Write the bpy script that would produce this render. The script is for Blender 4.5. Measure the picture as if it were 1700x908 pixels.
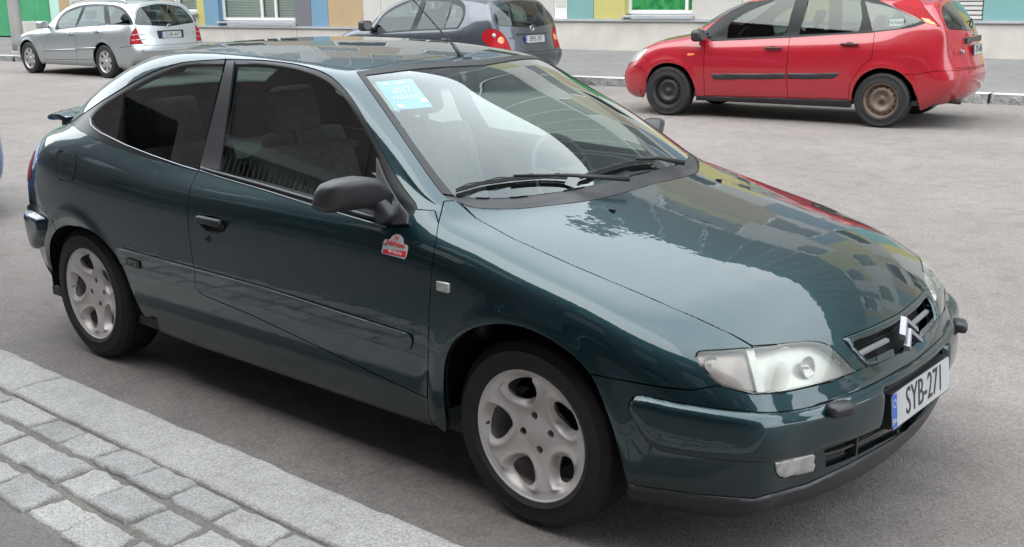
import bpy, bmesh, math, random
import numpy as np
from mathutils import Vector, Matrix, Euler
R_=math.radians
random.seed(7); rng=np.random.default_rng(7)
for o in list(bpy.data.objects): bpy.data.objects.remove(o)
SC=bpy.context.scene; COL=SC.collection
# ---------------------------------------------------------------- camera
CAM_C=np.array([3.19079668,-3.1010984,1.59866157]); CAM_E=(75.09796259,0.8717155,40.45741783); FPX=1796.69
cd=bpy.data.cameras.new('camera'); cam=bpy.data.objects.new('camera',cd); COL.objects.link(cam)
cam.location=CAM_C; cam.rotation_mode='XYZ'; cam.rotation_euler=[R_(a) for a in CAM_E]
cd.sensor_width=36; cd.lens=36*FPX/1700; cd.clip_start=.05; cd.clip_end=600
SC.camera=cam; SC.render.resolution_x=1024; SC.render.resolution_y=547
CR=np.array(Euler([R_(a) for a in CAM_E],'XYZ').to_matrix())
# ---------------------------------------------------------------- world, sun, exposure
wd=bpy.data.worlds.new('World'); SC.world=wd; wd.use_nodes=True
nt=wd.node_tree; nt.nodes.clear()
sky=nt.nodes.new('ShaderNodeTexSky'); sky.sky_type='NISHITA'; sky.sun_disc=False
SUN_EL,SUN_AZ=R_(52),R_(200)
sky.sun_elevation=SUN_EL; sky.sun_rotation=SUN_AZ; sky.air_density=1.0; sky.dust_density=3.0; sky.ozone_density=1.0
# overcast: the blue dome is mostly veiled by an even white cloud layer
tc=nt.nodes.new('ShaderNodeTexCoord'); nz=nt.nodes.new('ShaderNodeTexNoise'); nz.inputs['Scale'].default_value=2.2; nz.inputs['Detail'].default_value=6
cr=nt.nodes.new('ShaderNodeValToRGB'); cr.color_ramp.elements[0].position=.3; cr.color_ramp.elements[0].color=(8.6,9.6,10.4,1); cr.color_ramp.elements[1].position=.72; cr.color_ramp.elements[1].color=(12.2,12.7,12.9,1)
mx=nt.nodes.new('ShaderNodeMix'); mx.data_type='RGBA'; mx.inputs[0].default_value=.86
bg=nt.nodes.new('ShaderNodeBackground'); bg.inputs[1].default_value=.15; wo=nt.nodes.new('ShaderNodeOutputWorld')
L=nt.links.new
L(tc.outputs['Generated'],nz.inputs['Vector']); L(nz.outputs['Fac'],cr.inputs['Fac']); L(sky.outputs['Color'],mx.inputs[6]); L(cr.outputs['Color'],mx.inputs[7]); L(mx.outputs[2],bg.inputs[0]); L(bg.outputs[0],wo.inputs[0])
sl=bpy.data.lights.new('sun','SUN'); sl.energy=.55; sl.angle=R_(65); sl.color=(1,.96,.9)
so=bpy.data.objects.new('sun',sl); COL.objects.link(so)
# sun_rotation is measured from +Y clockwise seen from above
sd=Vector((math.sin(SUN_AZ)*math.cos(SUN_EL),math.cos(SUN_AZ)*math.cos(SUN_EL),math.sin(SUN_EL)))
so.rotation_euler=sd.to_track_quat('Z','Y').to_euler(); so.location=sd*30
SC.view_settings.view_transform='Standard'; SC.view_settings.look='None'; SC.view_settings.exposure=1.32; SC.view_settings.gamma=1
# ---------------------------------------------------------------- helpers: objects
def tag(o,label=None,cat=None,group=None,kind=None):
    for k,v in (('label',label),('category',cat),('group',group),('kind',kind)):
        if v: o[k]=v
    return o
def empty(name,loc=(0,0,0),rz=0,label=None,cat=None,group=None):
    o=bpy.data.objects.new(name,None); COL.objects.link(o); o.location=loc; o.rotation_euler=(0,0,rz); o.empty_display_size=.2
    return tag(o,label,cat,group)
def link(name,me,parent=None):
    o=bpy.data.objects.new(name,me); COL.objects.link(o)
    if parent: o.parent=parent
    return o
def mesh(name,V,F,mat,parent=None,smooth=True,N=None,sharp=None):
    me=bpy.data.meshes.new(name); me.from_pydata([tuple(map(float,v)) for v in V],[],[tuple(int(i) for i in f) for f in F])
    if mat: me.materials.append(mat)
    if smooth: me.shade_smooth()
    if N is not None: me.normals_split_custom_set_from_vertices([tuple(map(float,n)) for n in N])
    if parent is False: return me
    return link(name,me,parent)
class MB:
    """collects simple shapes into one mesh"""
    def __init__(s): s.V=[];s.F=[]
    def add(s,V,F):
        n=len(s.V); s.V+=[tuple(v) for v in V]; s.F+=[tuple(i+n for i in f) for f in F]; return s
    def box(s,a,b,rot=None,org=None):
        (x0,y0,z0),(x1,y1,z1)=a,b
        V=[(x0,y0,z0),(x1,y0,z0),(x1,y1,z0),(x0,y1,z0),(x0,y0,z1),(x1,y0,z1),(x1,y1,z1),(x0,y1,z1)]
        if rot is not None: V=[tuple(rot@(Vector(v)-Vector(org))+Vector(org)) for v in V]
        return s.add(V,[(0,3,2,1),(4,5,6,7),(0,1,5,4),(1,2,6,5),(2,3,7,6),(3,0,4,7)])
    def tube(s,pts,r,n=8,cap=True):
        pts=[Vector(p) for p in pts]; rr=r if hasattr(r,'__len__') else [r]*len(pts); V=[];F=[]
        up=None
        for i,p in enumerate(pts):
            d=(pts[min(i+1,len(pts)-1)]-pts[max(i-1,0)]).normalized()
            if up is None: up=d.orthogonal().normalized()
            up=(up-d*up.dot(d)).normalized(); w=d.cross(up)
            for k in range(n):
                a=2*math.pi*k/n; V.append(p+rr[i]*(math.cos(a)*up+math.sin(a)*w))
        for i in range(len(pts)-1):
            for k in range(n): F.append((i*n+k,i*n+(k+1)%n,(i+1)*n+(k+1)%n,(i+1)*n+k))
        if cap: F.append(tuple(range(n))[::-1]); F.append(tuple((len(pts)-1)*n+k for k in range(n)))
        return s.add(V,F)
    def lathe(s,prof,n=48,c=(0,0,0),axis='y',close=False):
        """prof: list of (r,h) revolved round axis through c"""
        V=[];F=[]
        for r,h in prof:
            for k in range(n):
                a=2*math.pi*k/n
                V.append((c[0]+r*math.cos(a),c[1]+h,c[2]+r*math.sin(a)) if axis=='y' else (c[0]+r*math.cos(a),c[1]+r*math.sin(a),c[2]+h) if axis=='z' else (c[0]+h,c[1]+r*math.cos(a),c[2]+r*math.sin(a)))
        m=len(prof)
        for i in range(m-1 if not close else m):
            for k in range(n): F.append((i*n+k,i*n+(k+1)%n,((i+1)%m)*n+(k+1)%n,((i+1)%m)*n+k))
        return s.add(V,F)
    def build(s,name,mat,parent=None,smooth=False,bevel=0,subsurf=0,auto=None,fixn=True):
        me=bpy.data.meshes.new(name); me.from_pydata([tuple(v) for v in s.V],[],s.F)
        bm=bmesh.new(); bm.from_mesh(me)
        if fixn: bmesh.ops.recalc_face_normals(bm,faces=bm.faces)
        if bevel: bmesh.ops.bevel(bm,geom=[e for e in bm.edges if len(e.link_faces)==2 and e.calc_face_angle(0)>.5],offset=bevel,segments=2,affect='EDGES',profile=.6)
        if auto is not None:
            for e in bm.edges:
                if len(e.link_faces)==2 and e.calc_face_angle(0)>auto: e.smooth=False
            smooth=True
        bm.to_mesh(me); bm.free()
        if mat: me.materials.append(mat)
        if smooth: me.shade_smooth() if auto is None else [setattr(p,'use_smooth',True) for p in me.polygons]
        if parent is False: return me
        return link(name,me,parent)
# ---------------------------------------------------------------- helpers: projection of photo pixels (1700 x 908) onto surfaces
def proj(P):
    q=(np.asarray(P,float)-CAM_C)@CR
    return np.stack([850+FPX*q[...,0]/-q[...,2],454-FPX*q[...,1]/-q[...,2]],-1)
def ray(px,py):
    return CR@np.array([(px-850)/FPX,-(py-454)/FPX,-1.])
def bp(px,py,ax,val):
    d=ray(px,py); return CAM_C+d*((val-CAM_C[ax])/d[ax])
# ---------------------------------------------------------------- helpers: car body surfaces
def smooth_curve(pts,n=6,closed=True):
    """Catmull-Rom through points; a point given twice stays a corner"""
    P=[np.array(p,float) for p in pts]; out=[]; m=len(P)
    for i in range(m if closed else m-1):
        p1=P[i];p2=P[(i+1)%m]
        if np.allclose(p1,p2): continue
        p0=P[(i-1)%m] if (closed or i>0) else p1; p3=P[(i+2)%m] if (closed or i<m-2) else p2
        if np.allclose(p0,p1): p0=2*p1-p2
        if np.allclose(p3,p2): p3=2*p2-p1
        for k in range(n):
            t=k/n; out.append(.5*((2*p1)+(-p0+p2)*t+(2*p0-5*p1+4*p2-p3)*t*t+(-p0+3*p1-3*p2+p3)*t**3))
    if not closed: out.append(P[-1])
    return np.array(out)
def inside(poly,P):
    x,y=P[:,0],P[:,1]; r=np.zeros(len(P),bool); j=len(poly)-1
    for i in range(len(poly)):
        xi,yi=poly[i];xj,yj=poly[j]
        c=((yi>y)!=(yj>y))
        with np.errstate(divide='ignore',invalid='ignore'): c&=x<(xj-xi)*(y-yi)/(yj-yi)+xi
        r^=c; j=i
    return r
def cage_mesh(cols,front,rear,level,iters=4):
    """cols: list (front to rear) of 12 points (7 side rows, 5 top rows) on the y>0 half; front/rear: 7x4 inner + centre columns.
    Returns dense V,N,T of the whole (both sides) limit surface passing near the given points."""
    nc=len(cols); V=[];idx={}
    def vid(p):
        k=tuple(round(c,5) for c in p)
        if k not in idx: idx[k]=len(V); V.append(k)
        return idx[k]
    F=[]
    for s in (1,-1):
        def q(a,b,c,d):
            f=[vid((p[0],p[1]*s,p[2])) for p in (a,b,c,d)]
            if len(set(f))<4: return
            F.append(f if s<0 else f[::-1])
        for i in range(nc-1):
            for r in range(11): q(cols[i][r],cols[i][r+1],cols[i+1][r+1],cols[i+1][r])
        for end,col,fl in ((front,cols[0],0),(rear,cols[-1],1)):
            G=[[col[r]]+[end[r][t] for t in range(5)] for r in range(6)]+[[col[6+t] for t in range(6)]]
            for r in range(6):
                for t in range(5):
                    a=(G[r][t],G[r][t+1],G[r+1][t+1],G[r+1][t])
                    q(*(a if not fl else a[::-1]))
    T0=np.array(V); n=len(V)
    me=bpy.data.meshes.new('cage'); me.from_pydata(V,[],F); ob=bpy.data.objects.new('cage',me); COL.objects.link(ob)
    md=ob.modifiers.new('s','SUBSURF'); md.levels=1; md.boundary_smooth='ALL' 
    cur=T0.copy()
    for it in range(iters+1):
        me.vertices.foreach_set('co',cur.ravel()); me.update()
        md.levels=1 if it<iters else level
        dg=bpy.context.evaluated_depsgraph_get(); ev=ob.evaluated_get(dg).to_mesh()
        D=np.empty(len(ev.vertices)*3); ev.vertices.foreach_get('co',D); D=D.reshape(-1,3)
        if it<iters: cur+=(T0-D[:n])*.85
    D[np.abs(D[:,1])<1e-5,1]=0
    Q=np.array([p.vertices[:] for p in ev.polygons]); 
    bpy.data.objects.remove(ob)
    T=np.concatenate([Q[:,[0,1,2]],Q[:,[0,2,3]]])
    return D,T
def vnormals(V,T):
    fn=np.cross(V[T[:,1]]-V[T[:,0]],V[T[:,2]]-V[T[:,0]]); N=np.zeros_like(V)
    for k in range(3): np.add.at(N,T[:,k],fn)
    return N/np.maximum(np.linalg.norm(N,axis=1,keepdims=True),1e-12)
class Shell:
    rot=np.eye(3); loc=np.zeros(3)
    def __init__(s,V,T,side,rot=None,loc=None):
        """side -1/+1: keeps that half; later parts are mirrored"""
        if rot is not None: s.rot=rot; s.loc=loc
        s.N=vnormals(V,T); s.V=V; s.T=T[(V[T][:,:,1]*side).min(1)>=-1e-6]; s.side=side
        s.L=np.zeros(len(s.T),int); s.names={0:'rest'}
    def P2(s,mode):
        if mode=='cam': return proj(s.V@s.rot.T+s.loc)
        return s.V[:,{'side':(0,2),'top':(0,1),'front':(1,2)}[mode]]
    def tmask(s,mode,filt):
        c=s.V[s.T].mean(1); n=s.N[s.T].mean(1)
        if mode=='cam': m=(((CAM_C-s.loc)@s.rot-c)*n).sum(1)>-.02
        elif mode=='side': m=n[:,1]*s.side>-.02
        elif mode=='top': m=n[:,2]>.1
        else: m=n[:,0]*(1 if filt is None else filt(c,n,True))>.1 if False else np.ones(len(c),bool)
        if filt is not None: m&=filt(c,n)
        return m
    def cut(s,line,mode='side',filt=None,closed=True):
        line=np.array(line,float); m=len(line); P=s.P2(mode); msk=s.tmask(mode,filt)
        tp=P[s.T]; lo=line.min(0)-1e-6; hi=line.max(0)+1e-6
        msk&=((tp.max(1)>=lo)&(tp.min(1)<=hi)).all(1)
        T0,L0=s.T[~msk],s.L[~msk]; T,Lb=s.T[msk],s.L[msk]
        for i in range(m if closed else m-1):
            a=line[i];b=line[(i+1)%m]; d=b-a; l=np.hypot(*d)
            if l<1e-9 or not len(T): continue
            d=d/l; nrm=np.array([-d[1],d[0]])
            slo=np.minimum(a,b)-.02*l-1e-6; shi=np.maximum(a,b)+.02*l+1e-6; tp=P[T]
            cand=np.nonzero(((tp.max(1)>=slo)&(tp.min(1)<=shi)).all(1))[0]
            if not len(cand): continue
            ud=np.unique(T[cand]); sgd=np.zeros(len(P)); ald=np.zeros(len(P)); sgd[ud]=(P[ud]-a)@nrm; ald[ud]=(P[ud]-a)@d
            C=T[cand]; E=np.sort(np.concatenate([C[:,[0,1]],C[:,[1,2]],C[:,[2,0]]]),1)
            c=sgd[E[:,0]]*sgd[E[:,1]]<0
            if not c.any(): continue
            ec=np.unique(E[c],axis=0); t=sgd[ec[:,0]]/(sgd[ec[:,0]]-sgd[ec[:,1]]); ax=ald[ec[:,0]]*(1-t)+ald[ec[:,1]]*t
            k=(ax>-l*.02-1e-6)&(ax<l*1.02+1e-6); ec=ec[k];t=t[k]
            if not len(ec): continue
            nv=len(s.V); vn=s.V[ec[:,0]]*(1-t[:,None])+s.V[ec[:,1]]*t[:,None]; s.V=np.concatenate([s.V,vn])
            nn=s.N[ec[:,0]]*(1-t[:,None])+s.N[ec[:,1]]*t[:,None]; s.N=np.concatenate([s.N,nn/np.linalg.norm(nn,axis=1,keepdims=True)])
            P=np.concatenate([P,proj(vn@s.rot.T+s.loc) if mode=='cam' else vn[:,{'side':(0,2),'top':(0,1),'front':(1,2)}[mode]]])
            key={(int(x),int(y)):nv+q for q,(x,y) in enumerate(ec)}
            rem=[];out=[];ol=[]
            for j in cand:
                v=[int(q) for q in T[j]]; mm=[key.get((min(v[q],v[(q+1)%3]),max(v[q],v[(q+1)%3])),-1) for q in range(3)]; n_=sum(q>=0 for q in mm)
                if n_==0: continue
                rem.append(j); L=Lb[j]
                if n_==1:
                    e=[q>=0 for q in mm].index(True); x,y,z=v[e],v[(e+1)%3],v[(e+2)%3]; q=mm[e]; out+=[(x,q,z),(q,y,z)];ol+=[L]*2
                elif n_==2:
                    e=[q<0 for q in mm].index(True); x,y,z=v[e],v[(e+1)%3],v[(e+2)%3]; q1=mm[(e+1)%3];q2=mm[(e+2)%3]
                    out+=[(x,y,q1),(x,q1,q2),(q1,z,q2)];ol+=[L]*3
                else:
                    x,y,z=v;a1,a2,a3=mm; out+=[(x,a1,a3),(a1,y,a2),(a3,a2,z),(a1,a2,a3)];ol+=[L]*4
            if rem:
                kp=np.ones(len(T),bool); kp[rem]=False; T=np.concatenate([T[kp],np.array(out)]); Lb=np.concatenate([Lb[kp],np.array(ol)])
        s.T=np.concatenate([T0,T]); s.L=np.concatenate([L0,Lb])
    def region(s,label,poly,mode='side',filt=None,over=None,cut=True):
        """cuts along poly, then labels what lies inside; over: only relabel these labels"""
        if cut: s.cut(poly,mode,filt)
        P=s.P2(mode); c2=P[s.T].mean(1); m=inside(np.asarray(poly),c2)&s.tmask(mode,filt)
        if over is not None: m&=np.isin(s.L,over)
        s.L[m]=label; return m.sum()
    def piece(s,labels):
        labels=labels if hasattr(labels,'__len__') else [labels]
        T=s.T[np.isin(s.L,labels)]; u,inv=np.unique(T,return_inverse=True); return s.V[u].copy(),s.N[u].copy(),inv.reshape(-1,3)
def panel(name,V,N,T,mat,parent,gap=.002,lip=.014,offset=0,mirror=None,skip=None,rnd=0,mats=None):
    """a piece of body skin: edges pulled back by gap and folded inwards by lip.
    mirror: None as is | 'weld' adds the other half | 'flip' the mirrored twin"""
    V=V.copy();N=N.copy();T=T.copy()
    if mirror in('weld','flip'):
        M=np.array([1,-1,1]); V2=V*M;N2=N*M;T2=T[:,::-1]
        if mirror=='flip': V,N,T=V2,N2,T2
        else:
            n=len(V); T2=T2+n; V=np.concatenate([V,V2]);N=np.concatenate([N,N2]); T=np.concatenate([T,T2])
            on=np.nonzero(np.abs(V[:n,1])<1e-6)[0]; mp=np.arange(2*n); mp[on+n]=on; N[on,1]=0; T=mp[T]
            u,inv=np.unique(T,return_inverse=True); V=V[u];N=N[u];T=inv.reshape(-1,3)
            N/=np.linalg.norm(N,axis=1,keepdims=True)
    E=np.concatenate([T[:,[0,1]],T[:,[1,2]],T[:,[2,0]]]); es=np.sort(E,1); k=es[:,0].astype(np.int64)*(len(V)+1)+es[:,1]
    u,ix,ct=np.unique(k,return_index=True,return_counts=True); B=E[ix[ct==1]]
    if skip is not None:
        mid=V[B].mean(1); B2=B[~skip(mid)]
    else: B2=B
    if rnd>0 and len(B2):
        # the piece swells out of the skin: full offset beyond rnd from its edge, none at the edge
        bpnt=np.concatenate([V[B2[:,0]],(V[B2[:,0]]+V[B2[:,1]])/2]); dd=np.empty(len(V))
        for ch in np.array_split(np.arange(len(V)),max(1,len(V)*len(bpnt)//4000000+1)): dd[ch]=np.sqrt(((V[ch][:,None]-bpnt[None])**2).sum(-1)).min(1)
        k=1-np.minimum(dd/rnd,1); V=V+N*(offset*np.sqrt(1-k*k)-.001*(k>=1))[:,None]; offset=0
        N=vnormals(V,T); 
        if mirror=='weld': N[np.abs(V[:,1])<1e-6,1]=0
        N/=np.maximum(np.linalg.norm(N,axis=1,keepdims=True),1e-9); rnd=0
    # pull-back
    acc=np.zeros_like(V)
    d=V[B2[:,1]]-V[B2[:,0]]; l=np.linalg.norm(d,axis=1,keepdims=True); d=d/np.maximum(l,1e-9)
    nn=(N[B2[:,0]]+N[B2[:,1]]); inn=np.cross(nn,d); inn/=np.maximum(np.linalg.norm(inn,axis=1,keepdims=True),1e-9)
    np.add.at(acc,B2[:,0],inn*l);np.add.at(acc,B2[:,1],inn*l)
    bl=np.linalg.norm(acc,axis=1); b=bl>1e-12; accn=np.zeros_like(V); accn[b]=acc[b]/bl[b][:,None]
    V=V+accn*gap+N*offset
    bi=np.unique(B2) if len(B2) else np.zeros(0,int)
    F=[tuple(t) for t in T]; NV=[V];NN=[N]
    if lip>0 and len(bi):
        n0=len(V); off=0; prev={int(i):int(i) for i in bi}
        steps=[(0,0,-accn[bi])]
        if rnd>0:
            # rounded shoulder
            V[bi]+=accn[bi]*rnd
            for a in (.0,.35,.7,1.0):
                w=math.sin(a*math.pi/2); NV.append(V[bi]-accn[bi]*rnd*w-N[bi]*rnd*(1-math.cos(a*math.pi/2))); q=N[bi]*math.cos(a*math.pi/2)-accn[bi]*w; NN.append(q)
            NV.append(NV[-1]-N[bi]*lip); NN.append(NN[-1]); rings=5
        else:
            NV.append(V[bi].copy());NN.append(-accn[bi]); NV.append(V[bi]-N[bi]*lip);NN.append(-accn[bi]); rings=2
        pos={int(v):i for i,v in enumerate(bi)}; nb=len(bi)
        for a,c in B2:
            i,j=pos[int(a)],pos[int(c)]
            for r in range(rings-1):
                F.append((n0+r*nb+i,n0+(r+1)*nb+i,n0+(r+1)*nb+j,n0+r*nb+j))
            if rnd>0: F.append((int(a),n0+i,n0+j,int(c)))
    V=np.concatenate(NV);N=np.concatenate(NN); nl=np.linalg.norm(N,axis=1,keepdims=True); N=np.where(nl>1e-6,N/np.maximum(nl,1e-9),[0,0,1])
    return mesh(name,V,F,mat,parent,N=N)
def pane_fit(pieces,off):
    """car side glass is one even curved sheet: fit y = q(x,z) through the panes and lay them on it"""
    A=np.concatenate([p[0] for p in pieces]); f=lambda V:np.stack([np.ones(len(V)),V[:,0],V[:,2],V[:,0]**2,V[:,0]*V[:,2],V[:,2]**2],1)
    k=np.linalg.lstsq(f(A),A[:,1],rcond=None)[0]; sgn=np.sign(A[:,1].mean()); out=[]
    for V,N,T in pieces:
        V=V.copy(); V[:,1]=f(V)@k; n=np.stack([-(k[1]+2*k[3]*V[:,0]+k[4]*V[:,2]),np.ones(len(V)),-(k[2]+k[4]*V[:,0]+2*k[5]*V[:,2])],1)*sgn; n/=np.linalg.norm(n,axis=1,keepdims=True)
        out.append((V+n*off,n,T))
    return out
def clearfilt(xmin=-9,xmax=9,zmin=-9,zmax=9,ymin=-9,ymax=9,n=None):
    def f(c,nr):
        m=(c[:,0]>xmin)&(c[:,0]<xmax)&(c[:,2]>zmin)&(c[:,2]<zmax)&(np.abs(c[:,1])>=ymin)&(np.abs(c[:,1])<ymax)
        if n is not None: m&=n(nr)
        return m
    return f
# ---------------------------------------------------------------- materials
def mat(name,color=(.5,.5,.5),rough=.5,metal=0,coat=0,coat_r=.03,noise=None,bump=None,emit=None,spec=None,alpha=None):
    m=bpy.data.materials.new(name); m.use_nodes=True; t=m.node_tree; b=t.nodes['Principled BSDF']
    b.inputs['Base Color'].default_value=(*color,1); b.inputs['Roughness'].default_value=rough; b.inputs['Metallic'].default_value=metal
    b.inputs['Coat Weight'].default_value=coat; b.inputs['Coat Roughness'].default_value=coat_r
    if spec is not None: b.inputs['Specular IOR Level'].default_value=spec
    co=t.nodes.new('ShaderNodeTexCoord')
    if noise:  # (scale, colour2, lo, hi)
        sc,c2,lo,hi=noise; n=t.nodes.new('ShaderNodeTexNoise'); n.inputs['Scale'].default_value=sc; n.inputs['Detail'].default_value=8
        r=t.nodes.new('ShaderNodeValToRGB'); r.color_ramp.elements[0].position=lo; r.color_ramp.elements[1].position=hi
        r.color_ramp.elements[0].color=(*color,1); r.color_ramp.elements[1].color=(*c2,1)
        t.links.new(co.outputs['Object'],n.inputs['Vector']); t.links.new(n.outputs['Fac'],r.inputs['Fac']); t.links.new(r.outputs['Color'],b.inputs['Base Color'])
    if bump:   # (scale, strength, distance)
        sc,st,di=bump; n=t.nodes.new('ShaderNodeTexNoise'); n.inputs['Scale'].default_value=sc; n.inputs['Detail'].default_value=6
        u=t.nodes.new('ShaderNodeBump'); u.inputs['Strength'].default_value=st; u.inputs['Distance'].default_value=di
        t.links.new(co.outputs['Object'],n.inputs['Vector']); t.links.new(n.outputs['Fac'],u.inputs['Height']); t.links.new(u.outputs['Normal'],b.inputs['Normal'])
    return m
def paint(name,base,metal=.5,rough=.32,flake=None,dirt=.25,orange=.012,coat_ior=1.62):
    """car paint: pigment under a clear coat, slight orange peel, road dust gathering low down"""
    m=mat(name,base,rough,metal,coat=1.0,coat_r=.02); m.node_tree.nodes['Principled BSDF'].inputs['Coat IOR'].default_value=coat_ior; m.node_tree.nodes['Principled BSDF'].inputs['Coat Tint'].default_value=(.93,.99,1,1); t=m.node_tree; b=t.nodes['Principled BSDF']; L=t.links.new
    co=t.nodes.new('ShaderNodeTexCoord')
    n=t.nodes.new('ShaderNodeTexNoise'); n.inputs['Scale'].default_value=14; n.inputs['Detail'].default_value=3
    n2=t.nodes.new('ShaderNodeTexNoise'); n2.inputs['Scale'].default_value=3.2; n2.inputs['Detail'].default_value=9; n2.inputs['Roughness'].default_value=.65
    u=t.nodes.new('ShaderNodeBump'); u.inputs['Strength'].default_value=orange; u.inputs['Distance'].default_value=.05
    L(co.outputs['Object'],n.inputs['Vector']); L(n.outputs['Fac'],u.inputs['Height']); L(u.outputs['Normal'],b.inputs['Coat Normal']) 
    L(co.outputs['Object'],n2.inputs['Vector'])
    sx=t.nodes.new('ShaderNodeSeparateXYZ'); L(co.outputs['Object'],sx.inputs[0])
    mr=t.nodes.new('ShaderNodeMapRange'); mr.inputs[1].default_value=.20; mr.inputs[2].default_value=.62; mr.inputs[3].default_value=1; mr.inputs[4].default_value=.10
    L(sx.outputs['Z'],mr.inputs[0]); mu=t.nodes.new('ShaderNodeMath'); mu.operation='MULTIPLY'; L(mr.outputs[0],mu.inputs[0]); L(n2.outputs['Fac'],mu.inputs[1])
    m2=t.nodes.new('ShaderNodeMath'); m2.operation='MULTIPLY'; L(mu.outputs[0],m2.inputs[0]); m2.inputs[1].default_value=dirt
    mxx=t.nodes.new('ShaderNodeMix'); mxx.data_type='RGBA'; mxx.inputs[6].default_value=(*base,1); mxx.inputs[7].default_value=(.16,.145,.13,1); L(m2.outputs[0],mxx.inputs[0]); L(mxx.outputs[2],b.inputs['Base Color'])
    m3=t.nodes.new('ShaderNodeMath'); m3.operation='MULTIPLY_ADD'; m3.inputs[1].default_value=.25; m3.inputs[2].default_value=.012; L(m2.outputs[0],m3.inputs[0]); L(m3.outputs[0],b.inputs['Coat Roughness'])
    return m
def glass(name,tint=(.55,.65,.6),refl=1.0,ior=1.52,dirt=.0):
    m=bpy.data.materials.new(name); m.use_nodes=True; t=m.node_tree; t.nodes.clear(); L=t.links.new
    o=t.nodes.new('ShaderNodeOutputMaterial'); mx=t.nodes.new('ShaderNodeMixShader'); tr=t.nodes.new('ShaderNodeBsdfTransparent'); gl=t.nodes.new('ShaderNodeBsdfGlossy')
    tr.inputs[0].default_value=(*tint,1); gl.inputs['Roughness'].default_value=.008; gl.inputs[0].default_value=(.95,1,.98,1)
    fr=t.nodes.new('ShaderNodeFresnel'); fr.inputs[0].default_value=ior
    ml=t.nodes.new('ShaderNodeMath'); ml.operation='MULTIPLY'; ml.inputs[1].default_value=refl; ml.use_clamp=True
    # fresnel of a thin double sided pane must not see the back face as total reflection
    geo=t.nodes.new('ShaderNodeNewGeometry'); inv=t.nodes.new('ShaderNodeMix'); inv.data_type='VECTOR'
    L(fr.outputs[0],ml.inputs[0])
    lp=t.nodes.new('ShaderNodeMath'); lp.operation='SUBTRACT'; lp.inputs[0].default_value=1; L(geo.outputs['Backfacing'],lp.inputs[1])
    m4=t.nodes.new('ShaderNodeMath'); m4.operation='MULTIPLY'; L(ml.outputs[0],m4.inputs[0]); L(lp.outputs[0],m4.inputs[1])
    L(m4.outputs[0],mx.inputs[0]); L(tr.outputs[0],mx.inputs[1]); L(gl.outputs[0],mx.inputs[2])
    last=mx
    if dirt>0:
        df=t.nodes.new('ShaderNodeBsdfDiffuse'); df.inputs[0].default_value=(.55,.55,.52,1); m5=t.nodes.new('ShaderNodeMixShader')
        co=t.nodes.new('ShaderNodeTexCoord'); n=t.nodes.new('ShaderNodeTexNoise'); n.inputs['Scale'].default_value=5; n.inputs['Detail'].default_value=6; L(co.outputs['Object'],n.inputs['Vector'])
        q=t.nodes.new('ShaderNodeMath'); q.operation='MULTIPLY'; q.inputs[1].default_value=dirt; L(n.outputs['Fac'],q.inputs[0]); L(q.outputs[0],m5.inputs[0]); L(mx.outputs[0],m5.inputs[1]); L(df.outputs[0],m5.inputs[2]); last=m5
    L(last.outputs[0],o.inputs[0]); return m
M={}
M['green']=paint('dark_green_metallic_paint',(.0006,.0235,.0290),.80,.38,dirt=.08)
M['black']=mat('black_cavity',(.006,.006,.007),.9)
M['plastic']=mat('grey_black_plastic',(.022,.021,.024),.38,noise=(9,(.032,.030,.033),.4,.7),bump=(900,.12,.001))
M['plastic_d']=mat('dark_plastic',(.018,.018,.019),.5,bump=(700,.1,.001))
M['rubber']=mat('seal_rubber',(.012,.012,.013),.55)
M['gloss']=mat('gloss_black_border',(.008,.010,.011),.30,spec=.25)
M['tyre']=mat('tyre_rubber',(.011,.011,.013),.66,noise=(7,(.020,.019,.0185),.35,.75),bump=(240,.25,.002))
M['alloy']=mat('silver_alloy',(.60,.565,.545),.42,.30,coat=.2,coat_r=.3,noise=(6,(.50,.45,.42),.45,.8))
M['steel']=mat('dark_steel',(.05,.045,.042),.6,.4,noise=(20,(.09,.06,.045),.4,.75))
M['chrome']=mat('chrome',(.55,.55,.57),.24,.9)
M['trim_chrome']=mat('satin_chrome',(.32,.32,.33),.28,1.0)
M['glass']=glass('side_glass',(.46,.56,.52),2.4)
M['wsglass']=glass('windscreen_glass',(.74,.84,.80),1.85)
M['lens']=glass('lamp_lens',(.88,.88,.85),.8,dirt=.28)
M['lampbowl']=mat('lamp_reflector',(.46,.45,.42),.30,.6,noise=(7,(.62,.61,.58),.35,.65))
M['lampind']=mat('indicator_reflector',(.20,.165,.155),.25,.6,noise=(10,(.34,.29,.275),.4,.6))
M['lampbar']=mat('lamp_divider',(.50,.50,.48),.3,.3)
M['emblem']=mat('emblem_chrome',(.27,.27,.29),.30,.45,spec=.8)
M['red_lens']=mat('red_lamp_lens',(.30,.006,.012),.42,spec=.15,coat=0,bump=(180,.1,.004))
M['orange_lens']=mat('orange_lens',(.75,.20,.03),.2,coat=1)
M['clear_lens']=mat('clear_lens',(.36,.35,.335),.15,.3,coat=1,noise=(30,(.5,.49,.47),.4,.65),bump=(120,.4,.006))
M['seat']=mat('seat_fabric',(.060,.052,.052),.9,noise=(40,(.085,.075,.075),.4,.6))
M['inner']=mat('cabin_trim',(.07,.07,.072),.8)
M['inner_l']=mat('light_cabin_trim',(.30,.28,.26),.85)
M['white']=mat('white_print',(.55,.55,.545),.4)
M['plate']=mat('plate_white',(.44,.44,.44),.4,noise=(8,(.37,.37,.365),.4,.8))
M['plateblack']=mat('plate_black',(.02,.02,.022),.4)
M['eublue']=mat('plate_blue',(.03,.10,.42),.4)
M['red_print']=mat('red_print',(.62,.02,.04),.4)
M['sticker_blue']=mat('pale_blue_card',(.05,.26,.42),.5)
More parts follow.
